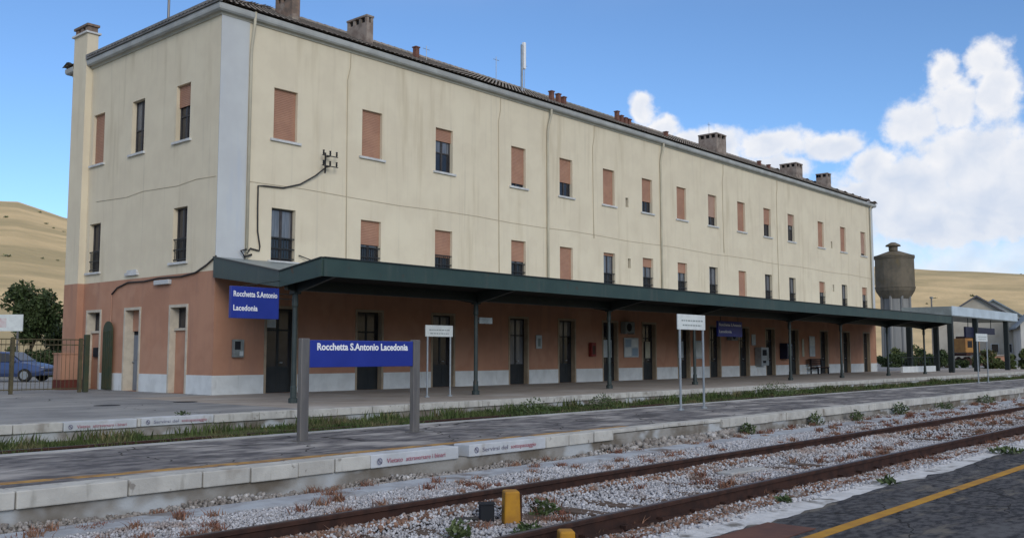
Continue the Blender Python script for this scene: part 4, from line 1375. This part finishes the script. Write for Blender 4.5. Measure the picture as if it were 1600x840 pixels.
wall_box('meter_box', 'small grey metal box on the peach wall below the blue sign', 'box', 17.55, 0.38, 1.2, 1.78, 0.14, 'box_grey', [(-0.16, 0.05, 0.25, 0.52, 'box_dark', 'hatch'), (0.02, 0.15, 0.05, 0.2, 'paper', 'sticker')])
wall_box('wall_plaque', 'small pale plaque on the wall between the fourth and fifth doors', 'plaque', 32.95, 0.4, 1.55, 2.15, 0.03, 'paper', [(-0.08, 0.1, 0.1, 0.45, 'letter_grey', 'print')])
wall_box('extinguisher_box', 'dark red wall box left of the sixth door', 'box', 36.85, 0.36, 1.2, 1.85, 0.18, 'red_box', [(-0.12, 0.12, 0.1, 0.5, 'wood_bench', 'hatch')])
wall_box('timetable_board', 'pale timetable board with four sheets right of the sixth door', 'notice board', 40.2, 1.25, 1.15, 2.12, 0.05, 'paper', [(-0.56, -0.05, 0.52, 0.9, 'paper_tint', 'sheet'), (0.05, 0.56, 0.52, 0.9, 'sign_white', 'sheet'), (-0.56, -0.05, 0.06, 0.46, 'sign_white', 'sheet'), (0.05, 0.56, 0.06, 0.46, 'paper_tint', 'sheet')])
wall_box('timetable_board', 'pale poster board right of the eighth door behind the thin post', 'notice board', 46.7, 0.9, 1.05, 2.05, 0.05, 'paper', [(-0.36, 0.36, 0.1, 0.9, 'sign_white', 'sheet')])
wall_box('ticket_machine', 'pale grey ticket machine standing against the wall under the canopy', 'ticket machine', 53.9, 0.95, 0.62, 1.72, 0.45, 'galvanised', [(-0.35, 0.2, 0.6, 0.95, 'box_dark', 'screen'), (0.25, 0.4, 0.3, 0.8, 'letter_grey', 'keypad'), (-0.3, 0.1, 0.15, 0.3, 'box_dark', 'tray')])
wall_box('wall_poster', 'narrow white poster high above the pale ticket machine', 'poster', 53.3, 0.5, 1.85, 2.5, 0.02, 'paper')
wall_box('telephone_hood', 'dark blue telephone hood on the wall by the far column', 'telephone', 57.2, 0.8, 1.0, 2.0, 0.5, 'sign_navy', [(-0.25, 0.25, 0.2, 0.75, 'letter_grey', 'telephone'), (-0.3, 0.3, 0.8, 0.92, 'paper_tint', 'print')])
wall_box('wall_poster', 'tall white poster on the wall above the wooden bench', 'poster', 61.6, 0.85, 1.15, 2.5, 0.03, 'paper', [(-0.35, 0.35, 0.7, 1.25, 'sign_white', 'print')])
wall_box('wall_poster', 'narrow white poster at the left of the tall poster over the bench', 'poster', 60.2, 0.3, 1.15, 2.3, 0.02, 'paper_cream')
# bench
t = thing('bench', 'dark brown wooden bench against the wall below the tall poster', 'bench', (61.4, 26.9, 0))
for k in range(4):
    MB().box(-0.95, 0.95, -0.3 + k * 0.13, -0.2 + k * 0.13, 0.43, 0.47).build('slat', 'wood_bench', t)
for k in range(4):
    MB().box(-0.95, 0.95, 0.26 + 0.02 * k, 0.29 + 0.02 * k, 0.55 + k * 0.12, 0.64 + k * 0.12).build('back_slat', 'wood_bench', t)
for x in (-0.8, 0.8):
    MB().box(x - 0.04, x + 0.04, -0.3, -0.22, 0, 0.43).box(x - 0.04, x + 0.04, 0.2, 0.27, 0, 1.0).box(x - 0.03, x + 0.03, -0.22, 0.2, 0.36, 0.425).build('leg', 'box_dark', t)
# small hanging direction signs and loudspeakers / air units above doors
t = thing('direction_sign', 'small green grey direction sign on the second canopy column', 'sign', (22.75, 21.5, 2.3))
MB().box(0, 0.62, -0.02, 0.02, 0, 0.2).build('board', 'box_grey', t)
MB().box(-0.12, 0, -0.01, 0.01, 0.02, 0.06).box(-0.12, 0, -0.01, 0.01, 0.14, 0.18).build('arm', 'green_dark', t)
t = thing('air_unit', 'grey air conditioning unit high on the wall above the timetable board', 'air unit', (39.7, BY0, 2.35))
MB().box(-0.4, 0.4, -0.36, -0.04, 0, 0.56).build('case', 'box_grey', t, bevel=0.02)
MB().ring([(-0.1, -0.362, 0.28), (-0.1, -0.375, 0.28)], 0.21, 16).build('fan_grille', 'box_dark', t)
MB().box(-0.35, -0.3, -0.36, 0, -0.05, 0).box(0.3, 0.35, -0.36, 0, -0.05, 0).build('bracket', 'galvanised', t)
t = thing('air_unit', 'grey air conditioning unit on the wall behind the far hanging blue sign', 'air unit', (50.4, BY0, 2.1))
MB().box(-0.4, 0.4, -0.36, -0.04, 0, 0.56).build('case', 'box_grey', t, bevel=0.02)
MB().ring([(-0.1, -0.362, 0.28), (-0.1, -0.375, 0.28)], 0.21, 16).build('fan_grille', 'box_dark', t)

# ================================================================== BLOCKS IN THE TRACK
def yblock(loc, w, d, h, lean, label):
    t = thing('marker_block', label, 'marker block', loc, rz=R(lean), group='yellow blocks in the track')
    m = MB().hexa([(-w / 2, -d / 2, -0.1), (w / 2, -d / 2, -0.1), (w / 2, d / 2, -0.1), (-w / 2, d / 2, -0.1)],
                  [(-w / 2 + 0.012, -d / 2 + 0.012, h), (w / 2 - 0.012, -d / 2 + 0.012, h), (w / 2 - 0.012, d / 2 - 0.012, h), (-w / 2 + 0.012, d / 2 - 0.012, h)])
    m.build('body', 'yellow_paint', t, bevel=0.015)
    MB().box(w / 2 - 0.004, w / 2 + 0.012, -d / 2 + 0.03, d / 2 - 0.03, -0.05, h - 0.03).build('side_plate', 'rust', t)
    return t


yblock((7.15, 6.32, -0.33), 0.17, 0.20, 0.30, -38, 'upright yellow block between the rails beside a dark box')
yblock((6.32, 4.98, -0.34), 0.15, 0.18, 0.20, -42, 'low yellow block at the bottom edge against the near rail')
t = thing('point_box', 'small dark metal box directly behind the upright yellow block', 'box', (7.03, 6.52, -0.36), rz=R(-40))
MB().box(-0.08, 0.06, -0.06, 0.08, 0, 0.19).build('case', 'box_dark', t, bevel=0.01)
MB().box(-0.09, 0.07, -0.07, 0.09, 0.191, 0.203).build('lid', 'box_dark', t)
MB().ring([(-0.1, -0.04, 0.06), (-0.7, 0.05, 0.04), (-1.4, 0.3, 0.03)], 0.022, 6).build('cable', 'cable', t)
for (x, y, l, a) in [(8.6, 7.75, 0.9, 3), (12.2, 6.5, 0.9, -4)]:
    t = MB().box(-l / 2, l / 2, -0.12, 0.12, -0.05, 0.045).build('concrete_slab', 'concrete', loc=(x, y, -0.335), rz=R(a), bevel=0.015)
    tag(t, 'pale concrete slab in the ballast ' + ('between the far rail and the platform wall' if x < 10 else 'between the rails beyond the yellow block'), 'slab', 'slabs lying in the ballast')

# ================================================================== VEGETATION
def blades(name, m, x, y, z, h, w, n_per=1, bend=0.5, parent=None):
    n = len(x)
    a = rng.uniform(0, 6.283, n)
    ln = rng.uniform(0.0, bend, n) * h
    la = rng.uniform(0, 6.283, n)
    dx, dy = np.cos(a) * w / 2, np.sin(a) * w / 2
    lx, ly = np.cos(la) * ln, np.sin(la) * ln
    V = np.zeros((n, 5, 3))
    V[:, 0] = np.stack([x - dx, y - dy, z], -1)
    V[:, 1] = np.stack([x + dx, y + dy, z], -1)
    V[:, 2] = np.stack([x + dx * .75 + lx * .35, y + dy * .75 + ly * .35, z + h * .55], -1)
    V[:, 3] = np.stack([x - dx * .75 + lx * .35, y - dy * .75 + ly * .35, z + h * .55], -1)
    V[:, 4] = np.stack([x + lx, y + ly, z + h], -1)
    b = np.arange(n)[:, None] * 5
    return npmesh(name, m, V.reshape(-1, 3), b + np.array([[0, 1, 2, 3]]), b + np.array([[3, 2, 4]]), parent)


def clump(n_c, n_b, xr, yr, spread, hr, name, m, z, power=1.0, wr=(0.008, 0.016), bend=0.6):
    cx_ = xr[0] + (xr[1] - xr[0]) * rng.random(n_c) ** power
    cy_ = rng.uniform(*yr, n_c)
    if name == 'grass':      # the growth is patchy
        kp = (np.sin(cx_ * 1.1 + 2 * np.sin(cx_ * .31)) + np.sin(cy_ * 2.3 + cx_ * .7)) > -0.55
        cx_, cy_ = cx_[kp], cy_[kp]
        n_c = len(cx_)
    hs = rng.uniform(*hr, n_c)
    k = rng.integers(0, n_c, n_b)
    x = cx_[k] + rng.normal(0, spread, n_b) * rng.uniform(.5, 1.2, n_b)
    y = cy_[k] + rng.normal(0, spread * .7, n_b)
    y = np.clip(y, yr[0] - 0.03, yr[1] + 0.03)
    h = hs[k] * rng.uniform(.35, 1.1, n_b)
    w = rng.uniform(*wr, n_b) * (1 + x / 25)
    return blades(name, m, x, y, np.full(n_b, z), h, w, bend=bend)


gs = clump(2400, 115000, (2.0, 80), (13.3, 18.45), 0.24, (0.05, 0.19), 'grass', 'grass_blade', -0.35, 1.25, (0.008, 0.018), 0.9)
tag(gs, 'rough green grass and weeds covering the track below the station platform', 'grass', kind='stuff')
gs = clump(70, 5200, (4.0, 60), (17.3, 18.3), 0.25, (0.14, 0.34), 'tall_grass', 'grass_blade', -0.35, 1.2, (0.014, 0.028))
tag(gs, 'taller weeds along the foot of the station platform kerb', 'grass', kind='stuff')
gs = clump(620, 34000, (2.6, 42), (4.55, 9.5), 0.06, (0.04, 0.12), 'dry_weeds', 'dry_weed', -0.34, 1.3, (0.006, 0.014), 1.3)
tag(gs, 'reddish dry weeds scattered over the ballast', 'weeds', kind='stuff')


def weed(loc, r, h, n, label, m='weed_leaf'):
    t = thing('weed', label, 'weed', loc, group='green weeds by the track')
    V, F = [], []
    for k in range(n):
        a = random.uniform(0, 6.283)
        rr_ = r * math.sqrt(random.random())
        z = h * random.uniform(0.05, 1) * (1 - 0.5 * rr_ / r)
        c = Vector((rr_ * math.cos(a), rr_ * math.sin(a), z))
        d = Vector((random.gauss(0, 1), random.gauss(0, 1), random.uniform(0.1, 1.4))).normalized()
        s_ = Vector((random.gauss(0, 1), random.gauss(0, 1), random.gauss(0, .5)))
        s_ = (s_ - d * s_.dot(d)).normalized()
        L, W = random.uniform(.05, .10), random.uniform(.012, .025)
        b = len(V)
        V += [c, c + d * L * .5 + s_ * W, c + d * L, c + d * L * .5 - s_ * W]
        F.append((b, b + 1, b + 2, b + 3))
    npmesh('leaves', m, np.array([tuple(v) for v in V]), F, parent=t)
    s = MB()
    for k in range(6):
        a = random.uniform(0, 6.283)
        s.ring([(0, 0, -0.02), (math.cos(a) * r * .4, math.sin(a) * r * .4, h * .8)], [0.006, 0.002], 4)
    s.build('stem', m, t)
    return t


W = [((6.15, 6.05, -0.34), .10, .20, 90, 'bushy green weed between the rails at the bottom of the picture'),
     ((7.7, 6.35, -0.34), .12, .16, 90, 'green weed just right of the upright yellow block'),
     ((6.6, 5.6, -0.34), .15, .16, 110, 'low green weed between the two yellow blocks'),
     ((9.3, 4.5, -0.21), .07, .05, 40, 'flat green weed at the seam of the near platform edge'),
     ((11.3, 4.15, -0.2), .09, .06, 50, 'green weed growing on the near concrete edge strip'),
     ((16.0, 4.12, -0.2), .24, .08, 120, 'larger green weed patch on the edge strip by the right border'),
     ((18.0, 9.45, -0.34), .15, .3, 150, 'green weed by the platform wall, first after the broken kerb'),
     ((21.3, 9.45, -0.34), .16, .34, 150, 'green weed by the platform wall, second after the broken kerb'),
     ((23.3, 9.3, -0.34), .16, .3, 130, 'small green weed between two larger ones at the platform wall'),
     ((26.6, 9.4, -0.34), .2, .38, 190, 'large green weed at the platform wall nearest the right tracks'),
     ((30.0, 9.3, -0.34), .25, .26, 170, 'low spreading green weed at the far platform wall'),
     ((34.5, 9.4, -0.34), .3, .32, 200, 'broad green weed at the far platform wall'),
     ((41.0, 9.4, -0.34), .4, .36, 220, 'green weed farthest along the platform wall'),
     ((19.2, 16.2, -0.34), .5, .55, 450, 'bushy green weed in the overgrown track behind the blue board'),
     ((23.6, 17.2, -0.34), .4, .5, 350, 'bushy green weed in the overgrown track right of the blue board'),
     ((34.0, 16.6, -0.34), .9, .7, 600, 'bushy green weed in the overgrown track behind the middle notice board'),
     ((10.7, 18.72, 0), .13, .12, 40, 'small weed sprouting on the station platform edge at its white kerb')]
for w_ in W:
    weed(*w_)


def tree(loc, crown, trunk_h, n_leaf, leaf, label, m='leaf_dark', name='tree', group=None, cat='tree', nlobe=26, rz=0):
    """crown: (rx, ry, rz, zc)"""
    t = thing(name, label, cat, loc, rz=rz, group=group)
    rx, ry, rzz, zc = crown
    tk = MB()
    tk.ring([(0, 0, -0.3), (0.03, 0.02, trunk_h * .5), (-0.02, 0.04, trunk_h), (0.02, 0, zc)], [0.05 * rx + .05, 0.04 * rx + .04, 0.035 * rx + .03, 0.03], 8)
    lob = []
    for k in range(nlobe):
        a = random.uniform(0, 6.283)
        v = Vector((random.gauss(0, 1), random.gauss(0, 1), random.gauss(0, .9))).normalized() * random.uniform(.35, .88)
        c = Vector((v.x * rx, v.y * ry, zc + v.z * rzz))
        lob.append((c, random.uniform(.22, .42)))
        if k < 9:
            tk.ring([(0, 0, trunk_h * .8), tuple(Vector((0, 0, trunk_h)).lerp(c, .5) + Vector((0, 0, .1))), tuple(c)], [0.05 * rx * .6 + .02, .025, .01], 5)
    tk.build('trunk', 'bark', t)
    k = rng.integers(0, nlobe, n_leaf)
    cen = np.array([tuple(l[0]) for l in lob])[k]
    rad = np.array([l[1] for l in lob])[k] * min(rx, rzz) * 1.1
    d = rng.normal(0, 1, (n_leaf, 3))
    d /= np.linalg.norm(d, axis=1)[:, None]
    p = cen + d * (rad * rng.uniform(.45, 1.05, n_leaf))[:, None]
    p[:, 2] = np.maximum(p[:, 2], 0.05)
    e = rng.normal(0, 1, (n_leaf, 3))
    e /= np.linalg.norm(e, axis=1)[:, None]
    f = np.cross(e, rng.normal(0, 1, (n_leaf, 3)))
    f /= np.linalg.norm(f, axis=1)[:, None]
    s = rng.uniform(.6, 1.3, n_leaf)[:, None] * leaf
    V = np.stack([p - e * s, p + f * s * .5, p + e * s, p - f * s * .5], 1).reshape(-1, 3)
    npmesh('crown', m, V, np.arange(n_leaf * 4).reshape(-1, 4), parent=t)
    return t


tree((25.0, 62.0, -0.2), (1.75, 1.75, 1.9, 4.1), 2.2, 9000, .13, 'dark green round tree behind the gate left of the station', nlobe=30)
tree((22.6, 66.0, -0.2), (1.8, 1.8, 1.6, 2.9), 1.2, 6000, .13, 'dark bushy tree at the left edge behind the white board', nlobe=24)
tree((28.6, 66.5, -0.2), (1.6, 1.6, 1.5, 2.0), .9, 5000, .13, 'low dark bush between the round tree and the station corner', 'leaf_dark', 'bush', None, 'bush')
for (x, y, r_, h, m_, lab) in [(21.6, 60.6, 1.7, 1.5, 'leaf_dark', 'dark undergrowth bush at the left edge behind the car'), (23.0, 59.2, 1.6, 1.2, 'leaf_mid', 'yellowish undergrowth bush below the round tree'),
                               (24.3, 58.0, 1.5, 1.4, 'leaf_dark', 'dark undergrowth bush right of the yellowish one'), (25.4, 57.2, 1.3, 1.1, 'leaf_dark', 'dark undergrowth bush next to the station corner')]:
    tree((x, y, -0.3), (r_, r_, h * .8, h * .8), .3, 4200, .12, lab, m_, 'bush', 'bushes behind the gate', 'bush', 20)
BUSH = [(100, 26.5, 2.6, 1.3, 'leaf_mid', 'green bush at the right edge beyond the platform end'), (103, 23.5, 2.4, 1.5, 'leaf_mid', 'bright green bush farthest right beyond the platform end'),
        (97, 29.5, 2.8, 1.1, 'leaf_dark', 'low green bush behind the second shelter post'), (104, 34, 3.2, 1.5, 'leaf_dark', 'dark bush seen between the two thick shelter posts'),
        (99, 35.5, 2.6, 1.3, 'leaf_dark', 'dark bush at the foot of the water tower'), (108, 37, 2.4, 1.8, 'leaf_mid', 'pale green bush right of the water tower shaft'), (95, 24.0, 2.0, .8, 'leaf_mid', 'low scrub in front of the bright green bushes')]
for (x, y, r_, h, m_, lab) in BUSH:
    tree((x, y, -0.4), (r_, r_, h * .75, h * .75), .3, 3200, .16, lab, m_, 'bush', 'bushes beyond the platform end', 'bush', 18)

# ================================================================== LEFT: GATE, WALL, CAR, BOARD
t = thing('yard_gate', 'thin barred metal gate closing the yard left of the station', 'gate', (12.0, 33.1, 0))
for x in (0.75, 3.0):
    MB().box(x - 0.05, x + 0.05, -0.05, 0.05, 0, 1.85).build('post', 'gate_paint', t)
MB().box(3.12, 3.28, -0.08, 0.08, 0, 1.98).build('post', 'gate_green', t, bevel=0.01)
for z in (0.12, 1.6, 1.78):
    MB().box(-4.5, 3.1, -0.018, 0.018, z, z + 0.035).build('rail', 'gate_paint', t)
bm_ = None
x = -4.5
while x < 3.1:
    if bm_ is None:
        o = MB().box(-0.006, 0.006, -0.006, 0.006, 0.1, 1.78).build('bar', 'gate_paint', t, loc=(x, 0, 0))
        bm_ = o.data
    else:
        place(bm_, 'bar', t, loc=(x, 0, 0))
    x += 0.14
t = thing('gate_leaf', 'narrow dark green round topped gate leaf folded against the end wall', 'gate', (16.57, 34.05, 0))
p = MB()
n = 10
prf = [(0, 0.02), (0.72, 0.02)] + [(0.36 + 0.36 * math.cos(math.pi * k / n), 2.15 + 0.36 * math.sin(math.pi * k / n)) for k in range(n + 1)]
p.hexa([(-0.02, a, b) for a, b in prf], [(0.02, a, b) for a, b in prf])
p.build('panel', 'gate_green', t)
for k in range(5):
    MB().box(-0.04, -0.0205, 0.06 + k * 0.14, 0.10 + k * 0.14, 0.05, 2.15).build('rib', 'gate_green', t)
t = thing('low_wall', 'low peach wall block behind the gate at the station corner', 'wall', (16.12, 36.1, 0))
MB().box(-0.62, 0.34, -0.3, 0.3, 0.36, 1.3).build('wall', 'peach', t, bevel=0.01)
MB().box(-0.64, 0.36, -0.32, 0.32, -0.02, 0.358).build('plinth', 'plate_red', t)
MB().box(-0.66, 0.38, -0.34, 0.34, 1.302, 1.35).build('coping', 'peach', t)

t = thing('notice_hoarding', 'white hoarding board on posts at the left edge behind the gate', 'sign', (21.4, 54.3, 0), rz=R(-50))
MB().box(-2.4, 0.0, -0.03, 0.03, 2.55, 3.45).build('board', 'sign_white', t)
MB().box(-2.1, -0.9, -0.036, -0.031, 2.75, 3.25).build('print', 'faded_print', t)
for x in (-2.1, -0.3):
    MB().box(x - 0.04, x + 0.04, 0.03, 0.11, -0.1, 3.4).build('post', 'steel_post', t)


def car(loc, rz, label):
    t = thing('car', label, 'car', loc, rz)
    # stations along x: (x, half width, z low, z belt, roof z, roof half width)
    S = [(-2.1, .70, .42, .78, .80, .62), (-1.95, .80, .30, .86, .90, .70), (-1.5, .84, .25, .90, .98, .68), (-1.05, .86, .24, .92, 1.36, .60), (-0.4, .86, .24, .92, 1.43, .60),
         (0.35, .86, .24, .91, 1.40, .60), (1.0, .86, .24, .90, .96, .70), (1.5, .84, .25, .84, .87, .68), (1.9, .78, .30, .74, .76, .62), (2.08, .66, .40, .62, .64, .52)]
    m = MB()
    k = 12
    for (x, w, z0, zb, zr, wr) in S:
        m.v += [(x, -w * .9, z0), (x, -w, z0 + .16), (x, -w * 1.0, (z0 + zb) / 2), (x, -w * .97, zb), (x, -wr, zr - .03), (x, -wr * .8, zr), (x, wr * .8, zr), (x, wr, zr - .03), (x, w * .97, zb), (x, w, (z0 + zb) / 2), (x, w, z0 + .16), (x, w * .9, z0)]
    for i in range(len(S) - 1):
        for q in range(k):
            jn = (q + 1) % k
            m.f.append((i * k + q, i * k + jn, (i + 1) * k + jn, (i + 1) * k + q))
    m.f += [tuple(range(k)), tuple(reversed(range((len(S) - 1) * k, len(S) * k)))]
    b = m.build('body', 'car_blue', t, smooth=False, bevel=0.02)
    for s in (-1, 1):
        for (x0, x1, a0, a1) in ((-1.0, -0.36, -1.28, -0.4), (-0.3, 0.34, -0.3, 0.34)):
            y0, y1 = s * .845, s * .63
            if x0 < -0.5:
                q = [(-1.32, s * .835, .95), (-0.38, s * .85, .95), (-0.38, s * .635, 1.36), (-0.98, s * .635, 1.31)]
            else:
                q = [(-0.3, s * .85, .95), (0.82, s * .835, .945), (0.36, s * .635, 1.33), (-0.3, s * .635, 1.36)]
            MB().hexa(q, [(a, c + s * .02, e) for a, c, e in q]).build('side_window', 'car_glass', t)
        MB().box(-0.25, -0.1, s * .87 - .01, s * .87 + .01, .78, .81).build('handle', 'chrome', t)
        MB().box(0.72, 0.86, s * .93 - .06, s * .93 + .06, .93, 1.04).build('mirror', 'car_blue', t, bevel=0.02)
        MB().box(1.86, 2.02, s * .55 - .14, s * .55 + .14, .56, .70).build('headlight', 'lamp_glass', t, bevel=0.03)
        MB().box(-2.1, -1.98, s * .58 - .14, s * .58 + .14, .62, .78).build('tail_light', 'tail_red', t, bevel=0.02)
        for x in (-1.3, 1.28):
            y = s * .80
            w = MB().ring([(x, y - .09, .31), (x, y + .09, .31)], .31, 20).build('wheel', 'rubber', t)
            MB().ring([(x, y + s * .085, .31), (x, y + s * .1, .31)], .2, 16).build('rim', 'chrome', w)
    q = [(0.40, -.56, 1.385), (0.40, .56, 1.385), (0.95, .66, .99), (0.95, -.66, .99)]
    MB().hexa(q, [(a + .02, b_, c + .02) for a, b_, c in q]).build('windscreen', 'car_glass', t)
    q = [(-1.08, -.56, 1.35), (-1.08, .56, 1.35), (-1.46, .64, 1.02), (-1.46, -.64, 1.02)]
    MB().hexa(q, [(a - .02, b_, c + .02) for a, b_, c in q]).build('rear_window', 'car_glass', t)
    MB().box(2.0, 2.1, -.6, .6, .3, .46).build('bumper', 'car_blue', t, bevel=0.03)
    return t


car((18.67, 48.9, 0), R(-50), 'blue saloon car parked behind the gate at the left edge')

# ================================================================== RIGHT BACKGROUND
t = thing('water_tower', 'old round concrete water tower beyond the station end', 'water tower', (111.3, 39.45, -0.4))
MB().ring([(0, 0, 0), (0, 0, 8.0)], [1.62, 1.5], 24).build('shaft', 'tower_pale', t, smooth=False)
for k in range(8):
    a = 2 * math.pi * k / 8
    c_, s_ = math.cos(a), math.sin(a)
    MB().ring([(1.62 * c_, 1.62 * s_, 0), (1.58 * c_, 1.58 * s_, 8.3)], 0.16, 6).build('rib', 'tower_pale', t)
MB().ring([(0, 0, 8.0), (0, 0, 8.9), (0, 0, 9.2)], [1.55, 2.1, 2.18], 24).build('bracket_ring', 'tower_dark', t)
o = MB().ring([(0, 0, 9.2), (0, 0, 12.75)], [2.14, 2.12], 28).build('tank', 'tower_dark', t)
MB().ring([(0, 0, 12.75), (0, 0, 12.95), (0, 0, 12.96), (0, 0, 13.5)], [2.22, 2.22, 2.1, 0.6], 28).build('tank_roof', 'tower_dark', t)
MB().ring([(-.2, 0, 13.55), (-.2, 0, 14.05), (-.2, 0, 14.06), (-.2, 0, 14.2), (-.2, 0, 14.5)], [0.5, 0.5, 0.85, 0.8, 0.25], 12).build('vent_cap', 'tower_dark', t)
for z in (9.25, 12.6):
    MB().ring([(0, 0, z), (0, 0, z + 0.12)], 2.2, 28).build('band', 'tower_dark', t)


def gable_house(loc, rz, w, L, he, ha, label, wall, roofm, wins, name='warehouse'):
    t = thing(name, label, 'building', loc, rz)
    h = w / 2
    m = MB()
    m.hexa([(0, -h, 0), (0, h, 0), (0, h, he), (0, 0, ha), (0, -h, he)], [(L, -h, 0), (L, h, 0), (L, h, he), (L, 0, ha), (L, -h, he)])
    m.build('wall', wall, t)
    for s in (-1, 1):
        r = MB()
        k = (ha - he) / h
        e = 0.55
        r.hexa([(-e, s * (h + e), he - e * k + .02), (L + e, s * (h + e), he - e * k + .02), (L + e, 0, ha + .02), (-e, 0, ha + .02)],
               [(-e, s * (h + e), he - e * k + .24), (L + e, s * (h + e), he - e * k + .24), (L + e, 0, ha + .26), (-e, 0, ha + .26)])
        r.build('roof', roofm, t)
    for (y, z, w_, h_) in wins:
        o = MB().box(-0.06, 0.0, y - w_ / 2, y + w_ / 2, z, z + h_).build('window', 'sill_stone', t)
        MB().box(-0.08, -0.061, y - w_ / 2 + .1, y + w_ / 2 - .1, z + .1, z + h_ - .1).build('pane', 'pane_dark', o)
    return t


RZ = R(18)
gable_house((139.5, 38.6, -0.45), RZ, 10.2, 22, 6.1, 9.5, 'beige gabled warehouse behind the flat shelter', 'shed_wall', 'shed_roof', [(-3.6, 1.9, 1.0, 1.3), (-2.0, 1.9, 1.0, 1.3), (2.4, 2.2, 1.2, 1.6)])
gable_house((131.0, 28.2, -0.45), RZ, 6.0, 14, 5.4, 8.2, 'pale house with grey roof at the right edge', 'house_wall', 'roof_grey', [(1.6, 2.2, .9, 1.3), (-1.4, 2.2, .9, 1.3)], 'house')
gable_house((168, 44, -0.45), RZ, 9.0, 12, 7.5, 10.4, 'white house with grey roof behind the beige warehouse', 'house_wall', 'roof_grey', [(2, 2, 1, 1.4), (-2, 2, 1, 1.4)], 'house')
# orange wagon
t = thing('rail_wagon', 'orange maintenance wagon standing far beyond the shelter', 'wagon', (122.3, 35.3, -0.4), rz=R(-40))
MB().box(0, 1.9, 0, 2.4, 1.9, 3.6).build('body', 'orange_paint', t, bevel=0.05)
MB().box(-0.05, 1.95, -0.2, 2.6, 1.5, 1.88).build('frame', 'rust', t)
MB().box(0.2, 1.7, 0.2, 2.2, 3.6, 3.85).build('roof', 'rust', t, bevel=0.05)
MB().box(0.3, 0.9, -0.02, 0, 2.5, 3.3).build('window', 'pane_dark', t)
for x in (0.3, 1.6):
    for y in (0.5, 1.9):
        MB().ring([(x - .07, y, .9), (x + .07, y, .9)], .5, 16).build('wheel', 'rust', t)
MB().box(0.1, 1.8, 0.1, 2.3, 0.35, 1.2).build('undercarriage', 'rust', t)
t = thing('brick_hut', 'low peach coloured hut wall under the orange wagon', 'hut', (116.5, 31.8, -0.4), rz=R(-48))
MB().box(0, 2.6, 0, 2.4, 0, 1.5).build('wall', 'peach', t)
MB().box(-0.15, 2.75, -0.15, 2.55, 1.5, 1.65).build('roof', 'roof_tile', t)
t = thing('lamp_post', 'thin dark pole on the skyline right of the water tower', 'pole', (118.5, 37.8, -0.4))
MB().ring([(0, 0, 0), (0, 0, 8.3)], [0.13, 0.09], 8).build('pole', 'steel_post', t)
MB().box(-0.25, 0.25, -0.12, 0.12, 8.3, 8.5).build('head', 'box_grey', t)
